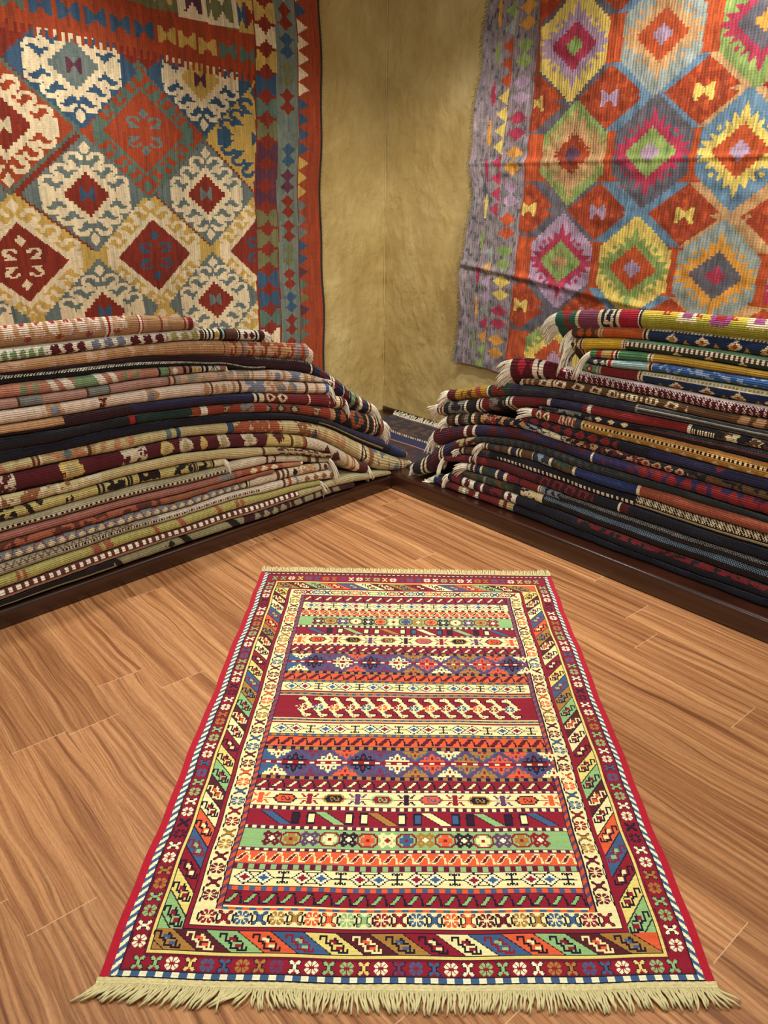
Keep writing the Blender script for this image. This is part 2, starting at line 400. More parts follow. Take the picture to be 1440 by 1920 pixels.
# ------------------------------------------------------------------ the kilim rug on the floor
def c(*a): return lin(a)
RC = dict(cr=c(236, 226, 164), ye=c(226, 208, 118), mr=c(140, 24, 44), rd=c(178, 24, 46), org=c(222, 92, 52), bl=c(62, 92, 132), gn=c(142, 184, 120),
          br=c(84, 28, 36), tn=c(168, 122, 56), nv=c(28, 22, 40), pu=c(96, 62, 100), wh=c(240, 236, 196), bk=c(20, 14, 22), dm=c(104, 20, 40), dk=c(48, 20, 44))
def paint_rug():
    W_, H_ = 560, 812
    C = np.zeros((H_, W_, 3)); K = RC
    def X(u): return int(round(u*W_))
    def Y(v): return int(round(v*H_))
    C[:] = K['rd']
    def rect(u0, v0, u1, v1, col): C[Y(v0):Y(v1), X(u0):X(u1)] = K[col]
    def frame(u0, u1, v0, v1, cols, vert=None): pass
    # nested borders: left edge, right edge, top, bottom
    nest = [('nv', .0045, .9955, .0050, .9985), ('bl', .0062, .9945, .0068, .9978), ('nv', .0172, .9840, .0170, .9908), ('dm', .0190, .9822, .0190, .9896),
            ('mr', .0215, .9800, .0205, .9885), ('dm', .0500, .9465, .0500, .9725), ('ye', .0530, .9445, .0508, .9690), ('nv', .0590, .9388, .0548, .9652), ('tn', .0606, .9372, .0560, .9640),
            ('nv', .1035, .8900, .0840, .9382), ('mr', .1050, .8884, .0850, .9372), ('nv', .1130, .8800, .0886, .9335), ('cr', .1146, .8784, .0896, .9325), ('nv', .1520, .8425, .1140, .9105),
            ('pu', .1540, .8400, .1150, .9095), ('nv', .1630, .8300, .1165, .9060), ('mr', .1650, .8280, .1180, .9045)]
    for col, a, b, t, d in nest: rect(a, t, b, d, col)
    # rope border: slanted blue / white along the sides, dashes along the ends
    yy, xx = np.mgrid[0:H_, 0:W_]
    side = ((yy+xx*1.2) % 11) < 5.5; side2 = ((yy-xx*1.2) % 11) < 5.5
    mL = (xx >= X(.0062)) & (xx < X(.0172)) & (yy > Y(.008)) & (yy < Y(.997)); C[mL & side] = K['wh']
    mR = (xx >= X(.9840)) & (xx < X(.9945)) & (yy > Y(.008)) & (yy < Y(.997)); C[mR & side2] = K['wh']
    da = (xx % 15) < 7
    mB = (yy >= Y(.9908)) & (yy < Y(.9978)) & (xx > X(.0172)) & (xx < X(.984)); C[mB & da] = K['wh']
    mT = (yy >= Y(.0068)) & (yy < Y(.0170)) & (xx > X(.0172)) & (xx < X(.984)); C[mT] = K['dm']; C[mT & ((xx % 9) < 5) & (yy > Y(.010)) & (yy < Y(.0140))] = K['wh']
    # outer border: flowers and crosses
    seq = [('cross', 'gn'), ('cross', 'gn'), ('flower', 'wh'), ('cross', 'ye'), ('flower', 'bl'), ('cross', 'bl'), ('flower', 'tn'), ('cross', 'tn'), ('flower', 'pu'), ('cross', 'wh'), ('flower', 'wh'), ('cross', 'gn'), ('flower', 'gn'), ('cross', 'ye'), ('flower', 'wh'), ('cross', 'pu'), ('flower', 'bl'), ('cross', 'bl'), ('flower', 'wh'), ('cross', 'wh'), ('flower', 'gn'), ('cross', 'gn'), ('flower', 'wh'), ('cross', 'wh'), ('flower', 'tn'), ('cross', 'tn'), ('flower', 'bl'), ('cross', 'bl'), ('flower', 'wh'), ('cross', 'ye'), ('flower', 'gn'), ('cross', 'gn')]
    n = len(seq)
    for i, (sh, co) in enumerate(seq):
        cx = X(.030)+(X(.965)-X(.030))*(i+.5)/n
        for cy, hh in ((Y(.9805), Y(.0155)), (Y(.0350), Y(.0270))):
            stamp(C, sh, cx, cy, 13, min(hh, 13), dict(a=K[co], o=K['nv'], c=K['mr']))
    ns = 46; cs = ['wh', 'wh', 'gn', 'gn', 'tn', 'tn', 'wh', 'wh', 'dk', 'dk', 'wh', 'wh', 'gn', 'gn', 'bl', 'bl']
    for i in range(ns):
        cy = Y(.965)-(Y(.965)-Y(.052))*(i+.5)/ns; sh = 'flower' if i % 2 == 0 else 'cross'; co = cs[i % len(cs)]
        for cx in (X(.0355), X(.9635)):
            stamp(C, sh, cx, cy, 13, 13, dict(a=K[co], o=K['nv'], c=K['mr']), T=True)
            if sh == 'flower':
                C[int(cy)-8:int(cy)+8, [X(.022), X(.9475) if cx > 200 else X(.0485)]] = K['nv']
    # diagonal border
    dcol = {'tn': ('bl', 'nv'), 'br': ('org', 'cr'), 'gn': ('mr', 'nv'), 'org': ('cr', 'nv'), 'bl': ('gn', 'mr'), 'ye': ('mr', 'nv'), 'mr': ('cr', 'nv'), 'cr': ('mr', 'nv')}
    bot = ['tn', 'br', 'gn', 'org', 'bl', 'ye', 'br', 'tn', 'mr', 'cr', 'bl', 'org', 'gn', 'br', 'tn', 'org', 'org']
    pitch = (X(.937)-X(.0606))/15.3
    def diag_h(t, d, seq, sl):
        m = (yy >= Y(t)) & (yy < Y(d)) & (xx >= X(.0606)) & (xx < X(.9372))
        q = (xx-X(.0606)-(yy-Y(t))*sl)/pitch+ .55
        idx = np.clip(np.floor(q).astype(int), 0, len(seq)-1)
        for i, co in enumerate(seq):
            mm = m & (idx == i); C[mm] = K[co]
        C[m & ((q % 1) < .05)] = K['nv']
        for i, co in enumerate(seq):
            cx = X(.0606)+(i-.05)*pitch+(Y(d)-Y(t))/2*sl
            if cx > X(.925) or cx < X(.068): continue
            b, o = dcol[co]; stamp(C, 'chain', cx, (Y(t)+Y(d))/2, pitch*.9, (Y(d)-Y(t))*.84, dict(a=K[o] if 0 else K[co], b=K[b], o=K[o]))
    top = ['tn', 'br', 'gn', 'org', 'bl', 'cr', 'br', 'tn', 'mr', 'cr', 'bl', 'org', 'gn', 'br', 'tn', 'org', 'org']
    diag_h(.9382, .9640, bot, 1.35); diag_h(.0560, .0840, top, 1.35)
    sd = ['gn', 'ye', 'mr', 'bl', 'org', 'cr', 'br', 'gn', 'ye', 'mr', 'cr', 'br', 'gn', 'tn', 'bl', 'ye', 'mr', 'cr', 'br', 'tn', 'org', 'bl', 'cr', 'br', 'ye']
    y0, y1 = Y(.0840), Y(.9382); ps = (y1-y0)/len(sd)
    for (xa, xb, sg) in ((X(.0606), X(.1035), 1), (X(.8900), X(.9372), -1)):
        m = (yy >= y0) & (yy < y1) & (xx >= xa) & (xx < xb)
        w = xb-xa; dx = (xx-xa) if sg > 0 else (xb-xx)
        q = (y1-yy+dx*1.25)/ps-.5
        idx = np.clip(np.floor(q).astype(int), 0, len(sd)-1)
        for i, co in enumerate(sd):
            C[m & (idx == i)] = K[co]
        C[m & ((q % 1) < .08)] = K['nv']
        for i, co in enumerate(sd):
            cy = y1-(i+1.0)*ps+w*.5*1.25
            if cy > y1-8 or cy < y0+6: continue
            b, o = dcol[co]; stamp(C, 'chain', (xa+xb)/2, cy, w*.94, ps*.86, dict(a=K[co], b=K[b], o=K[o]), fx=(sg < 0))
    # cream border of linked flowers
    fc = ['mr', 'bl', 'tn', 'org', 'gn', 'mr', 'bl', 'org', 'dm', 'tn', 'bl', 'mr']
    for (cy, hh) in ((Y(.9215), 15), (Y(.1018), 16)):
        for i, co in enumerate(fc):
            p = (X(.870)-X(.125))/12; cx = X(.132)+p*(i+.15)
            stamp(C, 'flower', cx, cy, 15, hh, dict(a=K[co], c=K['cr']))
            stamp(C, 'cross', cx+p/2, cy, 15, hh, dict(a=K[co], o=K['nv']))
            for sgn in (-1, 1):
                xs_ = int(cx+sgn*9.5)
                C[cy-4:cy+4, xs_:xs_+2] = K['nv']
                C[cy-6:cy-3, xs_-sgn*2:xs_-sgn*2+2] = K['nv']; C[cy+3:cy+6, xs_-sgn*2:xs_-sgn*2+2] = K['nv']
    fs = ['dm', 'dm', 'tn', 'mr', 'bl', 'org', 'dm', 'bl', 'dm', 'tn', 'org', 'mr', 'dm', 'bl', 'org', 'tn', 'dm', 'org', 'dm', 'tn']
    ya, yb = Y(.905), Y(.118); pz = (ya-yb)/len(fs)
    for i, co in enumerate(fs):
        for cx in (X(.1335), X(.8605)):
            cy = ya-pz*(i+.35)
            stamp(C, 'flower', cx, cy, 15, 13, dict(a=K[co], c=K['cr']), T=True)
            stamp(C, 'cross', cx, cy-pz/2, 15, 12, dict(a=K[co], o=K['nv']), T=True)
            for sgn in (-1, 1):
                a_ = int(cx+sgn*9); C[int(cy)-9:int(cy)-4, a_:a_+2] = K['nv']; C[int(cy)+4:int(cy)+9, a_:a_+2] = K['nv']
                a_ = int(cx+sgn*8); C[int(cy)-4:int(cy)+4, a_:a_+1] = K['nv']
    # red / blue barber stripe around the field
    mS = ((xx >= X(.1540)) & (xx < X(.1630)) | (xx >= X(.8300)) & (xx < X(.8400))) & (yy > Y(.115)) & (yy < Y(.9095))
    C[mS & (((yy+xx) % 11) < 5.5)] = K['org']*.8
    C[mS & (((yy+xx) % 11) < 5.5) & (yy < Y(.55))] = c(150, 70, 80)
    mS = (yy >= Y(.9060)) & (yy < Y(.9095)) & (xx > X(.154)) & (xx < X(.84)); C[mS] = K['bl']; C[mS & ((xx % 14) < 7)] = K['org']
    # field bands
    fa, fb = X(.1650), X(.8280); fw = fb-fa
    def dash(v0, v1, a, b, line='cr', per=12):
        C[Y(v0):Y(v1), fa:fb] = K[line]
        C[Y(v0)+1:Y(v1)-1, fa:fb] = K['nv' if b else 'dm']; C[Y(v1)-2:Y(v1)-1, fa:fb] = K['nv']
        m = (yy > Y(v0)) & (yy < Y(v1)-1) & (xx >= fa) & (xx < fb)
        C[m & ((xx % per) < per//2)] = K[a]
        if b: C[m & ((xx % per) >= per//2)] = K[b]
    def base(v0, v1, col): C[Y(v0):Y(v1), fa:fb] = K[col]
    def slashes(v0, v1, col, ink, out, n=20):
        base(v0, v1, col); h = Y(v1)-Y(v0)
        for i in range(n): stamp(C, 'slash', fa+fw*(i+.5)/n, (Y(v0)+Y(v1))/2, fw/n*.98, h*.8, dict(a=K[ink], o=K[out]))
    def diamonds(v0, v1, rev=False, n=6):
        base(v0, v1, 'cr'); cy = (Y(v0)+Y(v1))//2; h = (Y(v1)-Y(v0))
        C[cy:cy+1, fa+4:fb-4] = K['nv']
        for i in range(n):
            u = fa+4+(fw-8)*i/n; p = (fw-8)/n
            for k, co in enumerate(('mr', 'bl') if rev else ('bl', 'mr')):
                stamp(C, 'dia', u+p*(.18+.33*k), cy, p*.385, h*.95, dict(a=K['wh'], b=K[co], o=K['nv']))
            for sg in (-1, 1):
                yq = int(cy+sg*h*.34); C[yq:yq+1, int(u+p*.18):int(u+p*.51)] = K['nv']
            stamp(C, 'tee', u+p*.84, cy, p*.23, h*.8, dict(o=K['nv']))
    def hexes(v0, v1, n=6):
        base(v0, v1, 'cr'); cy = (Y(v0)+Y(v1))/2; h = Y(v1)-Y(v0)
        C[int(cy), fa+6:fb-6] = K['mr']
        hc = [('org', 'dm', 'nv'), ('nv', 'tn', 'tn'), ('mr', 'gn', 'gn'), ('org', 'bl', 'pu'), ('nv', 'tn', 'tn'), ('org', 'dm', 'nv')]; bc = ['org', 'mr', 'pu', 'dk', 'mr', 'pu', 'org']
        for i in range(n+1): stamp(C, 'bow', fa+10+(fw-20)*i/n, cy, fw/n*.36, h*.72, dict(a=K[bc[i]], b=K[bc[i]]))
        for i in range(n):
            a, b, o = hc[i]; stamp(C, 'hexa', fa+10+(fw-20)*(i+.5)/n, cy, fw/n*.46, h*.66, dict(a=K[a], b=K[b], o=K[o]))
    def slants(v0, v1):
        base(v0, v1, 'mr'); h = Y(v1)-Y(v0); cy = (Y(v0)+Y(v1))/2
        sc = ['bl', 'gn', 'tn', 'cr', 'gn', 'bl']; rc = ['dk', 'cr', 'cr', 'cr', 'cr', 'bl', 'bl', 'dk', 'dk', 'cr']
        u0 = fa+fw*.09; p = fw*.84/5
        for i, co in enumerate(sc):
            m = (yy >= Y(v0)+2) & (yy < Y(v1)-2); q = xx-(u0+i*p)-(yy-cy)*1.35
            C[m & (abs(q) < 8)] = K['nv']; C[m & (abs(q) < 6)] = K[co]
        for i in range(5):
            for k in (0, 1):
                cx = u0+i*p+p*(.37+.27*k); stamp(C, 'rect', cx, cy, p*.17, h*.8, dict(a=K[rc[i*2+k]], o=K['nv']), fx=(k == 1))
    def green(v0, v1):
        base(v0, v1, 'gn'); h = Y(v1)-Y(v0); cy = (Y(v0)+Y(v1))/2
        gc = ['dm', 'tn', 'pu', 'cr', 'dk', 'org', 'cr', 'bl', 'tn', 'org', 'dk', 'cr', 'pu', 'tn', 'mr']
        for i, co in enumerate(gc):
            cx = fa+fw*.06+fw*.88*(i+.5)/15
            if i % 2: stamp(C, 'cros2', cx, cy, fw/15*.98, h*.78, dict(a=K[co], b=K['mr'], o=K['mr']))
            else: stamp(C, 'bloom', cx, cy, fw/15*.86, h*.82, dict(a=K[co], b=K['wh'] if co != 'cr' else K['mr']))
    def lattice(v0, v1):
        base(v0, v1, 'bl'); h = Y(v1)-Y(v0); cy = (Y(v0)+Y(v1))/2
        p = fw/8.4; dc = ['nv', 'cr', 'nv', 'cr', 'org', 'tn', 'org', 'nv']; hc = ['cr', 'pu', 'org', 'pu', 'tn', 'cr', 'tn', 'org', 'cr']
        for i in range(9):
            cx = fa+p*.45+p*i*1.0-p*.0
            stamp(C, 'comb', cx, Y(v1)-h*.19, p*.7, h*.36, dict(a=K[hc[i]], b=K['mr']))
            stamp(C, 'comb', cx, Y(v0)+h*.19, p*.7, h*.36, dict(a=K[hc[i]], b=K['mr']), fy=True)
        for i in range(8):
            cx = fa+p*.95+p*i
            if i == 8: break
            m = (yy >= Y(v0)) & (yy < Y(v1)); r = abs(xx-cx)/(p*.5)+abs(yy-cy)/(h*.5)
            C[m & (abs(r-1) < .12) & (abs(xx-cx) < p*.6)] = K['pu']
            stamp(C, 'comb', cx, cy-h*.2, p*.8, h*.4, dict(a=K[dc[i]], b=K['mr'])); stamp(C, 'comb', cx, cy+h*.2, p*.8, h*.4, dict(a=K[dc[i]], b=K['mr']), fy=True)
        q = int(cy); C[q-3:q+3, fa:fb] = K['mr']; m = (yy >= q-1) & (yy < q+2) & (xx >= fa) & (xx < fb); C[m & ((xx % 14) < 6)] = K['wh']
    def birds(v0, v1, n=14):
        base(v0, v1, 'mr'); h = Y(v1)-Y(v0); cy = (Y(v0)+Y(v1))/2; a = fa+fw*.07; p = fw*.86/n
        for i in range(n):
            cx = a+p*(i+.5); m = dict(w=K['cr'], k=K['nv'], o=K['nv'])
            stamp(C, 'bird', cx, cy-h*.22, p*1.1, h*.44, m); stamp(C, 'bird', cx+p*.25, cy+h*.22, p*1.1, h*.44, m, fx=True, fy=True)
        for i in range(n):
            stamp(C, 'flower', a+p*(i+.5), cy, p*.62, h*.24, dict(a=K[['mr', 'bl', 'org'][i % 3]], c=K['cr']))
    slashes(.1186, .1414, 'mr', 'cr', 'nv'); dash(.1414, .147, 'pu', 'br', 'pu')
    diamonds(.147, .173); dash(.173, .1805, 'cr', None, 'pu'); slashes(.1805, .2017, 'org', 'nv', 'cr', 21)
    dash(.2017, .2087, 'cr', None, 'pu', 10); green(.2087, .2413); dash(.2413, .2495, 'cr', None, 'pu', 10)
    slants(.2495, .2773); dash(.2773, .2836, 'cr', None, 'pu', 10); hexes(.2836, .3146); dash(.3146, .3207, 'cr', None, 'pu', 10)
    slashes(.3207, .3405, 'mr', 'cr', 'nv'); dash(.3405, .3491, 'tn', 'nv', 'pu'); lattice(.3491, .4061); dash(.4061, .415, 'tn', 'nv', 'pu')
    slashes(.415, .4342, 'org', 'dm', 'nv'); dash(.4342, .4421, 'tn', 'bl', 'nv'); diamonds(.4421, .4663)
    base(.4663, .481, 'cr'); base(.4685, .4725, 'mr'); dash(.474, .480, 'tn', 'bl', 'nv')
    birds(.481, .5427); base(.5427, .5587, 'cr'); dash(.545, .551, 'tn', 'bl', 'nv'); base(.5535, .557, 'mr')
    diamonds(.5587, .5827); dash(.5827, .5896, 'tn', 'bl', 'nv'); slashes(.5896, .6125, 'org', 'dm', 'nv'); dash(.6125, .6225, 'tn', 'nv', 'pu')
    lattice(.6225, .6788); dash(.6788, .6871, 'tn', 'nv', 'pu'); slashes(.6871, .7055, 'mr', 'cr', 'nv'); dash(.7055, .7124, 'cr', None, 'pu', 10)
    hexes(.7124, .740); dash(.740, .7484, 'cr', None, 'pu', 10); slants(.7484, .7758); dash(.7758, .7828, 'cr', None, 'pu', 10)
    green(.7828, .8158); dash(.8158, .822, 'cr', None, 'pu', 10); slashes(.822, .8409, 'org', 'dm', 'cr', 21); dash(.8409, .8516, 'gn', 'dm', 'pu')
    diamonds(.8516, .8738, True); dash(.8738, .8831, 'org', 'bl', 'dm'); slashes(.8831, .9034, 'mr', 'gn', 'nv')
    base(.9034, .9060, 'cr')
    # slightly uneven hand-dyed yarn
    C *= (1+RS.normal(0, .045, (H_, 1, 1)))*(1+RS.normal(0, .05, (H_, W_, 1)))
    pad = np.tile(K['rd'], (H_, 7, 1))*(1+RS.normal(0, .06, (H_, 7, 1)))
    C = np.concatenate([pad, C, pad], 1)
    return np.clip(C, .004, .95)

RUG_C = [(1.0911, -.1724), (.3466, -.9790), (1.5431, -2.1438), (2.3134, -1.2827)]  # far right, far left, near left, near right
def hom(src, dst):
    A = []
    for (x, y), (u, v) in zip(src, dst):
        A += [[x, y, 1, 0, 0, 0, -u*x, -u*y, -u], [0, 0, 0, x, y, 1, -v*x, -v*y, -v]]
    return np.linalg.svd(np.array(A))[2][-1].reshape(3, 3)
FR, FL, NL, NR = [np.array(p) for p in RUG_C]
RUG_H = hom([(0, 0), (1, 0), (1, 1), (0, 1)], [FL, FR, NR, NL])
def rug_xy(u, v):
    u = np.asarray(u, float)+np.asarray(v, float)*0; v = np.asarray(v, float)+u*0
    q = np.stack([u, v, np.ones_like(u)], -1)@RUG_H.T
    p = q[..., :2]/q[..., 2:]
    ax = (FR-FL)/np.linalg.norm(FR-FL)
    wob = .0018*np.sin(v*23)+.001*np.sin(v*61+1)
    wob = wob*np.clip(abs(u-.5)*2, 0, 1)*np.sign(u-.5)
    bow = .012*np.sin(np.pi*u)*v
    ay = (NL-FL)/np.linalg.norm(NL-FL)
    return p+ax*wob[..., None]+ay*(bow+.0009*np.sin(u*30+v*9))[..., None]
def build_rug():
    C = paint_rug(); R, N = C.shape[:2]
    ctr = np.array([*(FL+FR+NL+NR)/4, 0.0])
    root = empty('kilim_rug', tuple(ctr)); props(root, 'red flat-woven kilim rug with rows of bird and diamond bands spread on the wooden floor', 'rug')
    v, u = np.meshgrid(np.linspace(0, 1, R+1), np.linspace(-7/560, 1+7/560, N+1), indexing='ij')
    xy = rug_xy(u, v)
    z = .0075+.0012*np.sin(u*9+v*5)*np.sin(v*13)+.0008*np.sin(v*70)
    edge = np.minimum(np.minimum(u+.0125, 1.0125-u)*1.13, np.minimum(v, 1-v)*1.66)
    z = z*np.clip(edge/.004, 0, 1)**.5+.0003
    V = np.concatenate([xy, z[..., None]], -1); WV = np.stack([u*1.13, v*1.66], -1)
    me = grid_mesh('woven_field', V, C, WV, M_RUG, loc=ctr); link(me, 'woven_field', root)
    # fringes, near and far: knotted heading strip and loose threads
    for end, n, L in (('near', 250, .040), ('far', 240, .030)):
        paths = []; rr = random.Random(5 if end == 'near' else 6)
        ve = 1.0 if end == 'near' else 0.0; sg = 1 if end == 'near' else -1
        dv = (NL-FL)/np.linalg.norm(NL-FL)*sg; du = (NR-NL)/np.linalg.norm(NR-NL)
        for i in range(n):
            t = i/(n-1.0); p0 = rug_xy(np.array(t*1.02-.01), np.array(ve))+((NL-FL)/np.linalg.norm(NL-FL))*((.012 if end == 'near' else -.005))
            lean = .16*math.sin(t*17)+.1*math.sin(t*41+2)+rr.uniform(-.18, .18)
            if end == 'near':
                if t < .2: lean -= .45+.5*(.2-t)/.2
                elif t < .26: lean -= .9*math.sin((t-.2)*60)
                elif t < .34: lean += .35
                elif t > .955: lean += 1.2*(t-.955)/.045
                else: lean += .12*math.sin(t*9)+.05
            LL = L*rr.uniform(.8, 1.15)
            if end == 'far' and t > .96: LL *= 1.3
            pts = []
            for k in range(6):
                f = k/5.0
                q = p0+dv*(LL*f*(1-.25*abs(lean)*f))+du*(lean*LL*f*f)+du*rr.uniform(-.0012, .0012)
                zz = .0045+.006*math.sin(f*2.6)*(1+.6*rr.random())*(1-f*.3)+.001
                if f > .8: zz *= .6
                pts.append((q[0], q[1], zz+.001))
            paths.append(pts)
        M6 = np.linspace(1.0, .8, 6)
        rad = (.0025 if end == 'near' else .0021)*M6
        me = tubes_mesh('fringe', paths, rad, M_FRINGE_RUG, 5, loc=ctr); o = link(me, 'fringe', root)
        o['kind'] = 'stuff'; o['label'] = 'cream knotted fringe at the %s end' % end
        # knotted heading
        K = 220; tt = np.linspace(-.0115, 1.0115, K+1); w = .015 if end == 'near' else .008
        Rn = 5; VV = np.zeros((Rn+1, K+1, 3)); pp = rug_xy(tt, np.full(K+1, ve))
        for r in range(Rn+1):
            f = r/Rn; VV[r, :, :2] = pp+dv*w*(f-.12); VV[r, :, 2] = .0088*math.sin(math.pi*(.35+.55*f))+.0006*np.sin(tt*900)
        CC = np.tile(lin((214, 202, 148)), (Rn, K, 1))*(1+RS.normal(0, .08, (Rn, K, 1)))
        me = grid_mesh('knotted_heading', VV, CC, np.stack([np.tile(tt*1.13, (Rn+1, 1)), np.tile(np.linspace(0, w, Rn+1)[:, None], (1, K+1))], -1), M_RUG, loc=ctr)
        link(me, 'knotted_heading', root)
build_rug()
